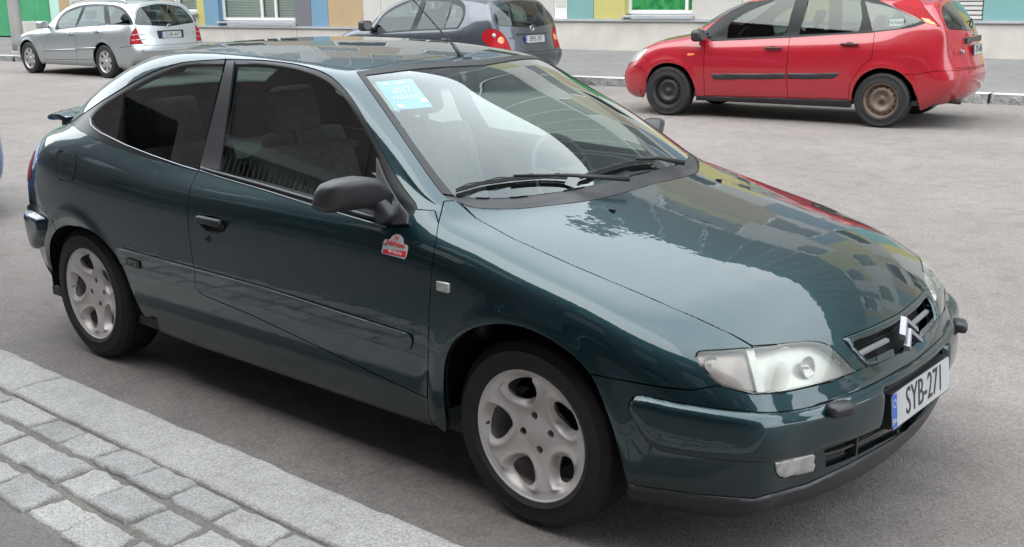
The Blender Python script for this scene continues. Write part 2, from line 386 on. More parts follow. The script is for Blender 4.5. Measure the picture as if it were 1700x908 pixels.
def text(name,s,size,mt,parent,loc,xdir,ydir,ext=.0006,stretch=1.,align='CENTER'):
    """flat lettering as a mesh; xdir reading direction, ydir up"""
    cu=bpy.data.curves.new(name,'FONT'); cu.body=s; cu.size=size; cu.extrude=ext; cu.align_x=align; cu.align_y='CENTER'; cu.resolution_u=3
    ob=bpy.data.objects.new(name,cu); COL.objects.link(ob); dg=bpy.context.evaluated_depsgraph_get(); me=bpy.data.meshes.new_from_object(ob.evaluated_get(dg)); bpy.data.objects.remove(ob)
    x=Vector(xdir).normalized(); y=Vector(ydir); y=(y-x*y.dot(x)).normalized(); z=x.cross(y)
    Mx=Matrix((( x.x*stretch,y.x,z.x,loc[0]),(x.y*stretch,y.y,z.y,loc[1]),(x.z*stretch,y.z,z.z,loc[2]),(0,0,0,1))); me.transform(Mx)
    me.materials.clear(); me.materials.append(mt)
    return link(name,me,parent)
def disc_fan(pts): 
    return [(i,(i+1)%len(pts)) for i in range(len(pts))]
def slab(mb,poly,o,x,y,z,t):
    """poly: 2D outline in (x,y) directions at o, thickness t along z"""
    o=np.array(o,float);x,y,z=[np.array(q,float) for q in (x,y,z)]; n=len(poly)
    V=[o+x*a+y*b for a,b in poly]+[o+x*a+y*b+z*t for a,b in poly]
    mb.add(V,[tuple(range(n))[::-1],tuple(range(n,2*n))]+[(i,(i+1)%n,n+(i+1)%n,n+i) for i in range(n)]); return mb
# ---------------------------------------------------------------- the green car: surface
def SR(x,y,z): return (x,y,z)
def hero_cage():
    def side(x,ys,zs,dx=None): return [(x+(dx[i] if dx else 0),ys[i],zs[i]) for i in range(6)]
    c=[]
    c.append([(1.87,.66,.178),(1.93,.705,.243),(1.95,.72,.34),(1.955,.725,.42),(1.945,.72,.50),(1.925,.695,.565),(1.90,.655,.63),
              (1.935,.55,.632),(1.975,.43,.628),(2.005,.34,.624),(2.035,.20,.622),(2.05,0,.622)])
    c.append([(1.68,.74,.180),(1.72,.795,.245),(1.735,.815,.34),(1.74,.825,.43),(1.74,.82,.52),(1.735,.80,.60),(1.73,.75,.668),
              (1.76,.645,.712),(1.80,.51,.735),(1.83,.38,.75),(1.86,.22,.762),(1.875,0,.766)])
    c.append(side(1.52,(.77,.815,.835,.845,.845,.825),(.20,.27,.37,.47,.58,.68))+[(1.50,.768,.75),
              (1.50,.68,.775),(1.53,.55,.80),(1.56,.42,.82),(1.60,.25,.838),(1.62,0,.845)])
    c.append(side(1.27,(.77,.82,.84,.848,.85,.832),(.2,.27,.38,.50,.63,.735))+[(1.26,.775,.803),
              (1.26,.69,.83),(1.29,.56,.852),(1.32,.42,.87),(1.36,.25,.888),(1.38,0,.893)])
    c.append(side(1.06,(.77,.815,.838,.848,.85,.833),(.2,.26,.39,.53,.67,.78))+[(1.06,.778,.85),
              (1.05,.71,.875),(1.07,.60,.893),(1.11,.45,.91),(1.17,.25,.927),(1.19,0,.932)])
    c.append(side(.92,(.77,.81,.838,.85,.85,.835),(.2,.26,.40,.56,.70,.81))+[(.92,.78,.878),
              (.92,.735,.90),(.93,.69,.915),(.98,.60,.924),(1.09,.35,.943),(1.12,0,.95)])
    sd=((.77,.81,.838,.852,.852,.835),(.2,.26,.40,.56,.71,.84))
    c.append(side(.80,sd[0],(.2,.26,.40,.56,.71,.825))+[(.80,.78,.905),(.80,.755,.93),(.80,.725,.955),(.845,.685,.957),(1.0,.40,.985),(1.05,0,.992)])
    c.append(side(.62,*sd)+[(.62,.775,.925),(.62,.748,.98),(.60,.685,1.06),(.645,.63,1.087),(.78,.37,1.12),(.83,0,1.13)])
    c.append(side(.40,*sd)+[(.40,.77,.932),(.40,.715,1.03),(.37,.63,1.185),(.41,.56,1.215),(.50,.34,1.243),(.545,0,1.253)])
    c.append(side(.15,*sd)+[(.15,.768,.935),(.15,.70,1.06),(.14,.60,1.27),(.215,.50,1.312),(.26,.30,1.333),(.28,0,1.34)])
    c.append(side(-.20,*sd)+[(-.2,.768,.937),(-.2,.70,1.07),(-.2,.595,1.297),(-.18,.505,1.349),(-.15,.29,1.377),(-.15,0,1.384)])
    c.append(side(-.60,*sd)+[(-.6,.768,.948),(-.6,.70,1.08),(-.6,.592,1.300),(-.6,.51,1.360),(-.6,.30,1.384),(-.6,0,1.389)])
    c.append(side(-1.0,(.77,.81,.838,.850,.850,.835),(.2,.26,.40,.56,.71,.85))+[(-1.0,.772,.965),(-1.0,.71,1.07),(-1.0,.60,1.255),(-1.0,.52,1.330),(-1.0,.30,1.366),(-1.0,0,1.374)])
    c.append(side(-1.35,(.765,.80,.825,.838,.842,.828),(.2,.27,.40,.56,.71,.86))+[(-1.35,.775,.972),(-1.35,.725,1.025),(-1.35,.645,1.12),(-1.35,.545,1.218),(-1.35,.30,1.278),(-1.35,0,1.29)])
    c.append([(-1.60,.735,.22),(-1.62,.775,.3),(-1.63,.80,.42),(-1.64,.81,.54),(-1.64,.812,.68),(-1.63,.80,.85),(-1.62,.752,.955),
              (-1.61,.70,.992),(-1.61,.62,1.025),(-1.62,.54,1.085),(-1.64,.30,1.145),(-1.65,0,1.157)])
    c.append([(-1.76,.69,.24),(-1.80,.72,.32),(-1.84,.735,.42),(-1.86,.74,.52),(-1.87,.735,.65),(-1.865,.72,.80),(-1.80,.68,.915),
              (-1.80,.62,.95),(-1.80,.53,.98),(-1.81,.42,1.0),(-1.82,.25,1.01),(-1.82,0,1.015)])
    def end(col,ctr,p):
        ty=(.60,.47,.34,.18,0.)
        out=[]
        for r in range(6):
            row=[];x0,y0,z0=col[r];x1,_,z1=ctr[r]
            for y in ty:
                k=min(1,y/y0); row.append((x1+(x0-x1)*k**p,y,z1+(z0-z1)*k**p))
            out.append(row)
        return out
    fr=end(c[0],[(2.03,0,.163),(2.085,0,.222),(2.11,0,.33),(2.12,0,.41),(2.115,0,.49),(2.085,0,.555)],2.3)
    rr=end(c[-1],[(-1.93,0,.24),(-1.99,0,.33),(-2.03,0,.43),(-2.03,0,.53),(-1.99,0,.66),(-1.95,0,.82)],2.4)
    return cage_mesh(c,fr,rr,4)
# ---------------------------------------------------------------- wheels
def tyre_mesh(R,w,rim,mt_,groove=True):
    """outer face at y=-w/2 .. inner at +w/2, axis y"""
    h=w/2; prof=[(rim-.004,-h+.012),(rim+.004,-h+.004),(rim+.014,-h-.0005),(rim+.0165,-h-.0030),(rim+.019,-h-.0010),(rim+(R-rim)*.5,-h-.004),(R-.034,-h-.0002),(R-.0315,-h-.0018),(R-.029,-h+.002),(R-.010,-h+.012),(R-.003,-h+.022)]
    if groove:
        for a in (-.045,-.015,.015,.045): prof+=[(R,a-.006),(R-.007,a-.004),(R-.007,a+.004),(R,a+.006)]
    prof+=[(R-.003,h-.022),(R-.012,h-.010),(R-.04,h),(rim+.01,h-.004),(rim-.004,h-.015)]
    return MB().lathe(prof,64).build('tyre',mt_,False,auto=.9)
HOLE=[(.104,-4),(.108,7),(.127,17),(.151,19),(.169,13),(.175,1),(.173,-12),(.163,-19),(.142,-20),(.117,-15)]
def alloy_mesh():
    """five hole twisted alloy disc: fine polar sheet with dished relief, holes cut out"""
    nr,na=40,180; rs=np.linspace(.012,.2,nr); V=[];F=[]
    holes=[]
    for k in range(5):
        a0=R_(37+72*k); holes.append(smooth_curve([(r*math.cos(a0+R_(t)),r*math.sin(a0+R_(t))) for r,t in HOLE],5))
    pts=np.array([(r*math.cos(2*math.pi*k/na),r*math.sin(2*math.pi*k/na)) for r in rs for k in range(na)])
    hp=np.concatenate(holes); d=np.full(len(pts),9.)
    for c in np.array_split(np.arange(len(pts)),12): d[c]=np.sqrt(((pts[c][:,None]-hp[None])**2).sum(-1)).min(1)
    ins=np.zeros(len(pts),bool)
    for h in holes: ins|=inside(h,pts)
    r=np.hypot(pts[:,0],pts[:,1]); th=np.degrees(np.arctan2(pts[:,1],pts[:,0]))
    # relief: deep hub, spokes rising to the rim; pockets round the holes dish inwards
    y=.030-.030*np.clip((r-.055)/.12,0,1)**1.3
    y=np.where(r>.186,y+(r-.186)*-.3,y)
    dish=.030*np.exp(-(np.where(ins,0,d)/.013)**2)*(.55+.45*np.cos(np.radians(5*(th-37+14))))
    ridge=-.009*np.exp(-((d-.017)/.010)**2)*(~ins)
    y=y+dish+ridge*(r<.18)
    y=np.where(r<.05,y-.003*np.cos(np.clip(r/.05,0,1)*math.pi/2),y)
    V=np.stack([pts[:,0],y,pts[:,1]],1); Q=[]
    for i in range(nr-1):
        for k in range(na): Q.append((i*na+k,i*na+(k+1)%na,(i+1)*na+(k+1)%na,(i+1)*na+k))
    Q=np.array(Q); T=np.concatenate([Q[:,[0,1,2]],Q[:,[0,2,3]]]); c0=len(V); V=np.concatenate([V,[[0,.027,0]]]); T=np.concatenate([T,[(c0,(k+1)%na,k) for k in range(na)]])
    n=vnormals(V,T)
    if n[:,1].mean()>0: T=T[:,::-1]
    S=Shell.__new__(Shell); S.V=V;S.T=T;S.N=vnormals(V,T);S.L=np.zeros(len(T),int);S.side=-1
    for h in holes: S.region(1,h,'side')
    for a in (100,10,-80,-170):
        c=(.054*math.cos(R_(a)),.054*math.sin(R_(a))); S.region(1,[(c[0]+.0125*math.cos(t),c[1]+.0125*math.sin(t)) for t in np.linspace(0,2*math.pi,16,endpoint=False)],'side')
    c=(.183*math.cos(R_(-177)),.183*math.sin(R_(-177))); S.region(1,[(c[0]+.005*math.cos(t),c[1]+.006*math.sin(t)) for t in np.linspace(0,2*math.pi,10,endpoint=False)],'side')
    v,nn,t=S.piece(0); o=panel('rim_face',v,nn,t,M['alloy'],None,gap=0,lip=.022,rnd=0); me=o.data; bpy.data.objects.remove(o); return me
def hero_wheel_meshes():
    rim=MB().lathe([(.199,.0),(.2015,-.006),(.2065,-.0075),(.209,-.003),(.207,.004),(.196,.012),(.190,.05),(.185,.14),(.20,.165)],64).build('rim_barrel',M['alloy'],False,auto=.9)
    disc=MB().lathe([(.0,.085),(.13,.085),(.13,.105),(0,.105)],40).build('brake_disc',M['black'],False)
    return {'tyre':tyre_mesh(.297,.195,.206,M['tyre']),'rim_face':alloy_mesh(),'rim_barrel':rim,'brake_disc':disc}
def add_wheel(parent,meshes,x,y,z,order,flip=False,rot=0,steer=0,dy=0):
    """wheel is a part; its pieces are sub-parts"""
    w=link('wheel',meshes['tyre'].copy() if False else meshes['tyre'],parent); w.location=(x,y,z); w.rotation_euler=(0,rot,(math.pi if flip else 0)+steer)
    for k in order:
        p=link(k,meshes[k],w); p.location=(0,dy,0)
    return w
# ---------------------------------------------------------------- cabin pieces
def seat(parent,x,y,mt,z=.30,h=.62,sc=1,head=True):
    mb=MB().box((x-.05,y-.25,z),(x+.48,y+.25,z+.18)); c=mb.build('seat_cushion',mt,parent,smooth=True,bevel=.06)
    r=Matrix.Rotation(R_(-18),3,'Y'); org=(x,y,z+.12)
    b=MB().box((x-.10,y-.24,z+.10),(x+.02,y+.24,z+.12+h),rot=r,org=org).build('seat_back',mt,parent,smooth=True,bevel=.05)
    if head:
        MB().box((x-.08,y-.12,z+.17+h),(x+.0,y+.12,z+.34+h),rot=r,org=org).build('headrest',mt,b,smooth=True,bevel=.038)
        MB().tube([r@(Vector((x-.04,y+dy,z+.08+h))-Vector(org))+Vector(org) for dy in (0,)]+[r@(Vector((x-.04,y,z+.2+h))-Vector(org))+Vector(org)],.02).build('headrest_post',M['plastic_d'],b)
def steering(parent,x,y,z):
    mb=MB(); a=R_(25); ring=[]
    for k in range(25):
        t=2*math.pi*k/24; ring.append((x-.185*math.sin(t)*math.sin(a),y+.185*math.cos(t),z+.185*math.sin(t)*math.cos(a)))
    o=MB().tube(ring,.014,8,False).build('steering_wheel',M['plastic_d'],parent,smooth=True)
    MB().box((x-.01,y-.06,z-.06),(x+.08,y+.06,z+.05)).build('steering_boss',M['plastic_d'],o,bevel=.015)
    mb=MB()
    for t in (20,160,270):
        t=R_(t); mb.tube([(x+.02,y,z),(x-.18*math.sin(t)*math.sin(a),y+.18*math.cos(t),z+.18*math.sin(t)*math.cos(a))],.014,6)
    mb.build('steering_spokes',M['plastic_d'],o)
# ---------------------------------------------------------------- plate
def plate(parent,c,xd,up,w,h,s,group=None,name='number_plate',fs=.105,st=.74):
    """white plate with blue band; lettering as printed"""
    xd=np.array(xd,float);xd/=np.linalg.norm(xd);up=np.array(up,float);up=up-xd*up.dot(xd);up/=np.linalg.norm(up);n=np.cross(xd,up);c=np.array(c,float)
    r=.012; P=[]
    for cx,cy,a0 in ((w/2-r,h/2-r,0),(-w/2+r,h/2-r,90),(-w/2+r,-h/2+r,180),(w/2-r,-h/2+r,270)):
        for a in (0,30,60,90): P.append((cx+r*math.cos(R_(a0+a)),cy+r*math.sin(R_(a0+a))))
    o=slab(MB(),P,c-n*.002,xd,up,n,.002).build(name,M['plateblack'],parent)
    e=.0035; slab(MB(),[(a*(1-2*e/w),b*(1-2*e/h)) for a,b in P],c,xd,up,n,.0012).build('plate_face',M['plate'],o)
    bw=w*.085; slab(MB(),[(-w/2+.005,-h/2+.006),(-w/2+bw,-h/2+.006),(-w/2+bw,h/2-.006),(-w/2+.005,h/2-.006)],c+n*.0012,xd,up,n,.0006).build('plate_band',M['eublue'],o)
    text('plate_lettering',s,fs,M['plateblack'],o,c+n*.0022+xd*(bw/2+.002),xd,up,ext=.0006,stretch=st)
    text('plate_country_code','FIN',.024,M['white'],o,c+n*.0024+xd*(-w/2+bw*.55)-up*h*.28,xd,up,ext=.0003)
    k=MB()
    for i in range(12):
        a=2*math.pi*i/12; q=c+n*.0019+xd*(-w/2+bw*.55+.011*math.cos(a))+up*(h*.2+.011*math.sin(a)); slab(k,[(-.0016,-.0016),(.0016,-.0016),(.0016,.0016),(-.0016,.0016)],q,xd,up,n,.0005)
    tag(k.build('plate_stars',M['white'],o),kind='stuff')
    return o
# ---------------------------------------------------------------- street materials
def ground_mat(name,c1,c2,speck,scale,bumpd,rough=.9,spots=(.0,.0,.0)):
    m=bpy.data.materials.new(name); m.use_nodes=True; t=m.node_tree; b=t.nodes['Principled BSDF']; L=t.links.new; b.inputs['Roughness'].default_value=rough
    co=t.nodes.new('ShaderNodeTexCoord')
    def noise(s,d=6,r=.6):
        n=t.nodes.new('ShaderNodeTexNoise'); n.inputs['Scale'].default_value=s; n.inputs['Detail'].default_value=d; n.inputs['Roughness'].default_value=r; L(co.outputs['Object'],n.inputs['Vector']); return n
    def ramp(src,stops):
        r=t.nodes.new('ShaderNodeValToRGB'); e=r.color_ramp.elements; e[0].position,e[0].color=stops[0][0],(*stops[0][1],1); e[1].position,e[1].color=stops[-1][0],(*stops[-1][1],1)
        for p,c in stops[1:-1]: x=e.new(p); x.color=(*c,1)
        L(src,r.inputs['Fac']); return r
    big=noise(.55,8,.62); base=ramp(big.outputs['Fac'],[(.30,c1),(.52,tuple((a+b_)/2 for a,b_ in zip(c1,c2))),(.72,c2)])
    v=t.nodes.new('ShaderNodeTexVoronoi'); v.inputs['Scale'].default_value=scale; L(co.outputs['Object'],v.inputs['Vector'])
    fine=noise(scale*1.6,4,.7); 
    mx=t.nodes.new('ShaderNodeMix'); mx.data_type='RGBA'; mx.blend_type='MULTIPLY'; mx.inputs[0].default_value=1
    sp=ramp(v.outputs['Color'],[(.0,(1-speck,)*3),(.55,(1,1,1)),(1,(1+speck*.9,1+speck*.85,1+speck*.8))])
    L(base.outputs[0],mx.inputs[6]); L(sp.outputs[0],mx.inputs[7])
    mid=noise(5.5,7,.7); mr=ramp(mid.outputs['Fac'],[(.30,(.80,.79,.78)),(.5,(1,1,1)),(.75,(1.10,1.08,1.07))])
    m2=t.nodes.new('ShaderNodeMix'); m2.data_type='RGBA'; m2.blend_type='MULTIPLY'; m2.inputs[0].default_value=1; L(mx.outputs[2],m2.inputs[6]); L(mr.outputs[0],m2.inputs[7]); L(m2.outputs[2],b.inputs['Base Color'])
    ad=t.nodes.new('ShaderNodeMath'); ad.operation='ADD'; L(v.outputs['Distance'],ad.inputs[0]); L(fine.outputs['Fac'],ad.inputs[1])
    u=t.nodes.new('ShaderNodeBump'); u.inputs['Strength'].default_value=.7; u.inputs['Distance'].default_value=bumpd; L(ad.outputs[0],u.inputs['Height']); L(u.outputs['Normal'],b.inputs['Normal'])
    return m
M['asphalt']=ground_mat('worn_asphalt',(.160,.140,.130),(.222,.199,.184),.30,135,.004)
def lane_tone(m):  # road darker towards the near kerb: lane dirt plus occlusion shade painted in
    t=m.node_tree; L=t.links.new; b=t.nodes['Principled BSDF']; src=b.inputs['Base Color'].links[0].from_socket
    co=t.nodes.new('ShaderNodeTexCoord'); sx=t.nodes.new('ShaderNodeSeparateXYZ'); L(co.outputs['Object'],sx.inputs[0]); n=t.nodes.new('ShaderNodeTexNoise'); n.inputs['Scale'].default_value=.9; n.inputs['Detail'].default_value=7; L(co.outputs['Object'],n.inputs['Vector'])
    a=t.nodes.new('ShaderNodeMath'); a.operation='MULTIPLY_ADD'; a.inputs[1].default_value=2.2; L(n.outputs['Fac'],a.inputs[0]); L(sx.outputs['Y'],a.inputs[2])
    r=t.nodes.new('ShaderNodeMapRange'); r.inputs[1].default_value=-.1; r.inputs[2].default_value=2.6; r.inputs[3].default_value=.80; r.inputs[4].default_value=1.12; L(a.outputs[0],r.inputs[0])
    # worn tar patches, thin cracks
    v=t.nodes.new('ShaderNodeTexVoronoi'); v.feature='DISTANCE_TO_EDGE'; v.inputs['Scale'].default_value=.33; n2=t.nodes.new('ShaderNodeTexNoise'); n2.inputs['Scale'].default_value=1.6; n2.inputs['Detail'].default_value=8
    L(co.outputs['Object'],n2.inputs['Vector']); vm=t.nodes.new('ShaderNodeVectorMath'); vm.operation='MULTIPLY_ADD'; vm.inputs[1].default_value=(.9,.9,.9); L(n2.outputs['Color'],vm.inputs[0]); L(co.outputs['Object'],vm.inputs[2]); L(vm.outputs[0],v.inputs['Vector'])
    cr=t.nodes.new('ShaderNodeMapRange'); cr.inputs[1].default_value=.0; cr.inputs[2].default_value=.0045; cr.inputs[3].default_value=.80; cr.inputs[4].default_value=1; L(v.outputs['Distance'],cr.inputs[0])
    n3=t.nodes.new('ShaderNodeTexNoise'); n3.inputs['Scale'].default_value=.28; n3.inputs['Detail'].default_value=3; L(co.outputs['Object'],n3.inputs['Vector']); pr=t.nodes.new('ShaderNodeMapRange'); pr.inputs[1].default_value=.45; pr.inputs[2].default_value=.60; pr.inputs[3].default_value=0; pr.inputs[4].default_value=1; L(n3.outputs['Fac'],pr.inputs[0])
    lm=t.nodes.new('ShaderNodeMix'); lm.inputs[2].default_value=1; L(pr.outputs[0],lm.inputs[0]); L(cr.outputs[0],lm.inputs[3])
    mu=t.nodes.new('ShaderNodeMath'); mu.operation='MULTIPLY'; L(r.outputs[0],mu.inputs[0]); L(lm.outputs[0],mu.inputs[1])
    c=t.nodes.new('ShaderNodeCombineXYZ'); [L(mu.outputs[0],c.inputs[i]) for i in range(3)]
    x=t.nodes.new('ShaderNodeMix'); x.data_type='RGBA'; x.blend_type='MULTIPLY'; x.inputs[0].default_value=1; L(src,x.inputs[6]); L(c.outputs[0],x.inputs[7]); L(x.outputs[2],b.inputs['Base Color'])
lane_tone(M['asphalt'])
M['asphalt2']=ground_mat('pavement_asphalt',(.095,.088,.085),(.135,.126,.122),.30,160,.003)
M['sand']=ground_mat('joint_sand',(.11,.102,.09),(.16,.148,.132),.4,220,.004)
M['granite']=ground_mat('light_granite',(.265,.255,.242),(.365,.352,.336),.40,210,.004,.85)
M['granite2']=ground_mat('grey_granite',(.225,.217,.210),(.315,.304,.294),.36,210,.004,.85)
M['granite_far']=ground_mat('bright_granite',(.40,.395,.385),(.52,.51,.50),.30,90,.006,.85)
M['asphalt3']=ground_mat('far_pavement_asphalt',(.145,.14,.138),(.185,.178,.175),.25,90,.003)
M['granite3']=ground_mat('rough_granite_face',(.18,.18,.175),(.30,.30,.29),.5,60,.02,.9)
M['concrete']=mat('beige_plinth_render',(.40,.37,.34),.9,noise=(2.2,(.48,.45,.41),.35,.7),bump=(60,.1,.004))
M['flash']=mat('metal_sill',(.36,.38,.40),.45,.3,noise=(5,(.45,.46,.47),.3,.7))
PC={'white':(.42,.405,.38),'beige':(.38,.36,.335),'tan':(.34,.245,.14),'yellow':(.38,.34,.12),'teal':(.13,.26,.25),'blue':(.12,.22,.31),'blue_reveal':(.08,.16,.24),'grey':(.12,.12,.13),'slate':(.055,.07,.08),'slate2':(.075,.085,.095),'mint':(.35,.52,.46)}
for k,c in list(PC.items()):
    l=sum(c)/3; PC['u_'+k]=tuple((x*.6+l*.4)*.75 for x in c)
for k,c in PC.items(): M['p_'+k]=mat(k+'_facade_board',c,.55,noise=(1.6,tuple(min(1,a*1.12) for a in c),.3,.75),bump=(30,.05,.004))
M['green_board']=mat('green_painted_boards',(.035,.235,.10),.6,noise=(1.2,(.05,.28,.13),.35,.7))
M['winframe']=mat('white_window_frame',(.60,.60,.58),.4)
M['blind']=mat('white_blind_slats',(.62,.61,.58),.5)
M['room']=mat('dim_room',(.10,.10,.095),.9)
M['wglass']=glass('window_pane',(.80,.84,.82),1.4)
M['film']=mat('green_window_film',(.03,.32,.10),.35,noise=(7,(.10,.50,.16),.42,.55))
M['post']=mat('grey_post_paint',(.27,.26,.25),.6,noise=(3,(.33,.32,.30),.35,.7))
M['block']=mat('pale_concrete_block',(.42,.39,.35),.9,bump=(40,.3,.01))
M['brick']=mat('dark_red_brown_wall',(.052,.036,.038),.85,noise=(2,(.080,.052,.052),.35,.7))
M['dwall']=mat('dark_plaster',(.055,.053,.056),.85,noise=(1.5,(.08,.075,.075),.35,.7))
M['railing']=mat('black_railing',(.02,.02,.022),.5)
M['dpane']=mat('dark_window_pane',(.03,.04,.045),.06,spec=.8)
# ---------------------------------------------------------------- ground
def sheet(name,P,z,mt,kind='structure'):
    V=[(x,y,z) for x,y in P]; o=mesh(name,V,[tuple(range(len(P)))],mt,None,smooth=False); tag(o,kind=kind); return o
KF=[(60,18.6),(8,12.55),(-1.35,11.82),(-7.9,11.30),(-13,10.72),(-23.3,9.35),(-45,6.7),(-90,1.2)]
sheet('ground',[(-150,-150),(150,-150),(150,150),(-150,150)],-.02,M['asphalt2'])
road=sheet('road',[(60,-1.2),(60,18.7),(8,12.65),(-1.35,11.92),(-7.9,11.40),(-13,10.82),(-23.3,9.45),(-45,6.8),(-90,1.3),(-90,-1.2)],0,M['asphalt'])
# near pavement: body of asphalt with the strip of setts and the kerb in front
def slabz(name,P,z0,z1,mt,kind='structure'):
    n=len(P); o=mesh(name,[(x,y,z0) for x,y in P]+[(x,y,z1) for x,y in P],[tuple(range(n,2*n)),tuple(range(n))[::-1]]+[(i,(i+1)%n,n+(i+1)%n,n+i) for i in range(n)],mt,None,smooth=False); return tag(o,kind=kind)
slabz('near_pavement',[(-90,-7),(60,-7),(60,-1.835),(-90,-1.835)],-.1,.096,M['asphalt2'])
setts=slabz('sett_strip_bed',[(-90,-1.834),(60,-1.834),(60,-1.375),(-90,-1.375)],-.1,.089,M['sand'])
def noise3(p,s): 
    from mathutils import noise
    return noise.noise(Vector(p)*s)
def stone(cs,h,z,nx,ny,rough,rnd,mt,name,parent,side=.08,chip=None):
    """block with four plan corners cs, domed worn top, irregular rounded edges"""
    V=[];F=[]; cs=[np.array(c) for c in cs]; cen=sum(cs)/4; lx=np.linalg.norm(cs[1]-cs[0]); ly=np.linalg.norm(cs[3]-cs[0])
    us=np.concatenate([[0,rnd*.35/lx,rnd/lx],np.linspace(0,1,nx)[1:-1],[1-rnd/lx,1-rnd*.35/lx,1]]); us=np.unique(np.clip(us,0,1)); vs=np.concatenate([[0,rnd*.35/ly,rnd/ly],np.linspace(0,1,ny)[1:-1],[1-rnd/ly,1-rnd*.35/ly,1]]); vs=np.unique(np.clip(vs,0,1))
    nu,nv=len(us),len(vs)
    for v in vs:
        for u in us:
            p=(cs[0]*(1-u)+cs[1]*u)*(1-v)+(cs[3]*(1-u)+cs[2]*u)*v
            e=min(u*lx,(1-u)*lx,v*ly,(1-v)*ly); e1=min(u,1-u)*lx; e2=min(v,1-v)*ly
            zz=z+h-(rnd*(1-math.sqrt(max(0,1-(1-min(e/rnd,1))**2))))
            if e1<rnd and e2<rnd: zz-=rnd*.25*(1-e1/rnd)*(1-e2/rnd)
            nn=noise3((p[0],p[1],z),9)*rough+noise3((p[0],p[1],z+3),30)*rough*.5+noise3((p[0],p[1],5),75)*rough*.28
            w=noise3((p[0],p[1],9),16)*rough*1.3+noise3((p[0],p[1],7),45)*rough*.7
            q=p+(p-cen)/max(np.linalg.norm(p-cen),1e-6)*(w if e<rnd*.9 else 0)
            if chip and np.hypot(q[0]-chip[0],(q[1]-chip[1])*1.6)<chip[2]: zz-=chip[3]
            V.append((q[0],q[1],zz+nn))
    for j in range(nv-1):
        for i in range(nu-1): F.append((j*nu+i,j*nu+i+1,(j+1)*nu+i+1,(j+1)*nu+i))
    ring=[i for i in range(nu)]+[j*nu+nu-1 for j in range(1,nv)]+[(nv-1)*nu+i for i in range(nu-2,-1,-1)]+[j*nu for j in range(nv-2,0,-1)]
    n=len(V); 
    for r in ring: V.append((V[r][0],V[r][1],z-side+h-.03))
    m=len(ring); F+=[(ring[(k+1)%m],ring[k],n+k,n+(k+1)%m) for k in range(m)]
    return mesh(name,V,F,mt,parent,smooth=True)
# three rows of granite setts along the kerb
rows=[(-1.378,-1.507,[-.81,-.48,-.27,-.05,.19,.40,.63,.87]),(-1.522,-1.668,[-.43,-.21,.02,.235,.46,.665]),(-1.684,-1.826,[-.33,-.11,.14,.35,.565])]
for ri,(y0,y1,js) in enumerate(rows):
    js=list(js)
    while js[0]>-2.6: js.insert(0,js[0]-rng.uniform(.19,.235))
    while js[-1]<2.4: js.append(js[-1]+rng.uniform(.19,.235))
    for a,b in zip(js[:-1],js[1:]):
        if b-a<.08: continue
        g=.006; j=lambda s=.013: rng.uniform(-s,s)
        cs=[(a+g+j(),y1+abs(j(.01))),(b-g+j(),y1+abs(j(.01))),(b-g+j(.012),y0-abs(j(.008))),(a+g+j(.012),y0-abs(j(.008)))]
        stone(cs,.0,.100+rng.uniform(-.007,.005),10,8,.0085,.013,M['granite2'] if rng.random()<.6 else M['granite'],'sett',setts,side=.0)
kerb=empty('near_kerb',(0,0,0)); tag(kerb,kind='structure')
kx=[-8.4,-5.9,-3.4,-.88,1.62,4.1,6.6,9.1]
for a,b in zip(kx[:-1],kx[1:]):
    near=(a<2 and b>-3)
    stone([(a+.003,-1.374),(b-.003,-1.374),(b-.003,-1.15+.004*math.sin(b)),(a+.003,-1.155)],.0,.104,60 if near else 12,9 if near else 5,.006,.012,M['granite'],'kerb_stone',kerb,side=.10,chip=(.62,-1.185,.045,.012) if near else None)
# ---------------------------------------------------------------- far pavement and kerb
def offs(P,d):
    out=[]
    for i,p in enumerate(P):
        a=np.array(P[max(i-1,0)]);b=np.array(P[min(i+1,len(P)-1)]); t=(a-b)/np.linalg.norm(a-b); out.append((p[0]-t[1]*d,p[1]+t[0]*d))
    return out
WU=np.array([math.cos(R_(6.7)),math.sin(R_(6.7)),0]); WN=np.array([-WU[1],WU[0],0]); WP=np.array([-12.,17.62,0])
def wp(u,z,n=0): return tuple(WP+WU*u+WN*n+np.array([0,0,z]))
inner=offs(KF,.24)
slabz('far_pavement',[wp(70,0,1)[:2]]+[wp(-80,0,1)[:2]]+inner[::-1],-.1,.122,M['asphalt3'])
fk=empty('far_kerb',(0,0,0)); tag(fk,kind='structure')
for i in range(len(KF)-1):
    a=np.array(KF[i]);b=np.array(KF[i+1]); ia=np.array(inner[i]);ib=np.array(inner[i+1]); L_=np.linalg.norm(a-b)
    if a[0]>9 or b[0]<-46: n=3
    else: n=max(2,int(L_/1.4))
    for k in range(n):
        t0,t1=k/n+.002/1,(k+1)/n-.002
        p=a+(b-a)*t0;q=a+(b-a)*t1;ip=ia+(ib-ia)*t0;iq=ia+(ib-ia)*t1
        V=[];F=[]; m=14
        for s in range(m+1):
            f=s/m; c=p+(q-p)*f; d=ip+(iq-ip)*f; r=rng.uniform(-.014,.014,4)
            V+=[(c[0],c[1]-.01+r[0]*1.0,-.02),(c[0],c[1]+r[1],.06),(c[0],c[1]+.01+r[2]*.5,.128),(d[0],d[1],.130)]
        for s in range(m):
            for k2 in range(3): F.append((s*4+k2,s*4+k2+1,(s+1)*4+k2+1,(s+1)*4+k2))
        o=mesh('kerb_stone',V,F,M['granite_far'],fk,smooth=False); o.data.materials.append(M['granite3'])
        for pi,pl in enumerate(o.data.polygons): pl.material_index=1 if pi%3<2 else 0
        bmx=bmesh.new(); bmx.from_mesh(o.data); bmesh.ops.recalc_face_normals(bmx,faces=bmx.faces); 
        if sum(f.normal.z for f in bmx.faces)<0: bmesh.ops.reverse_faces(bmx,faces=bmx.faces)
        bmx.to_mesh(o.data); bmx.free()
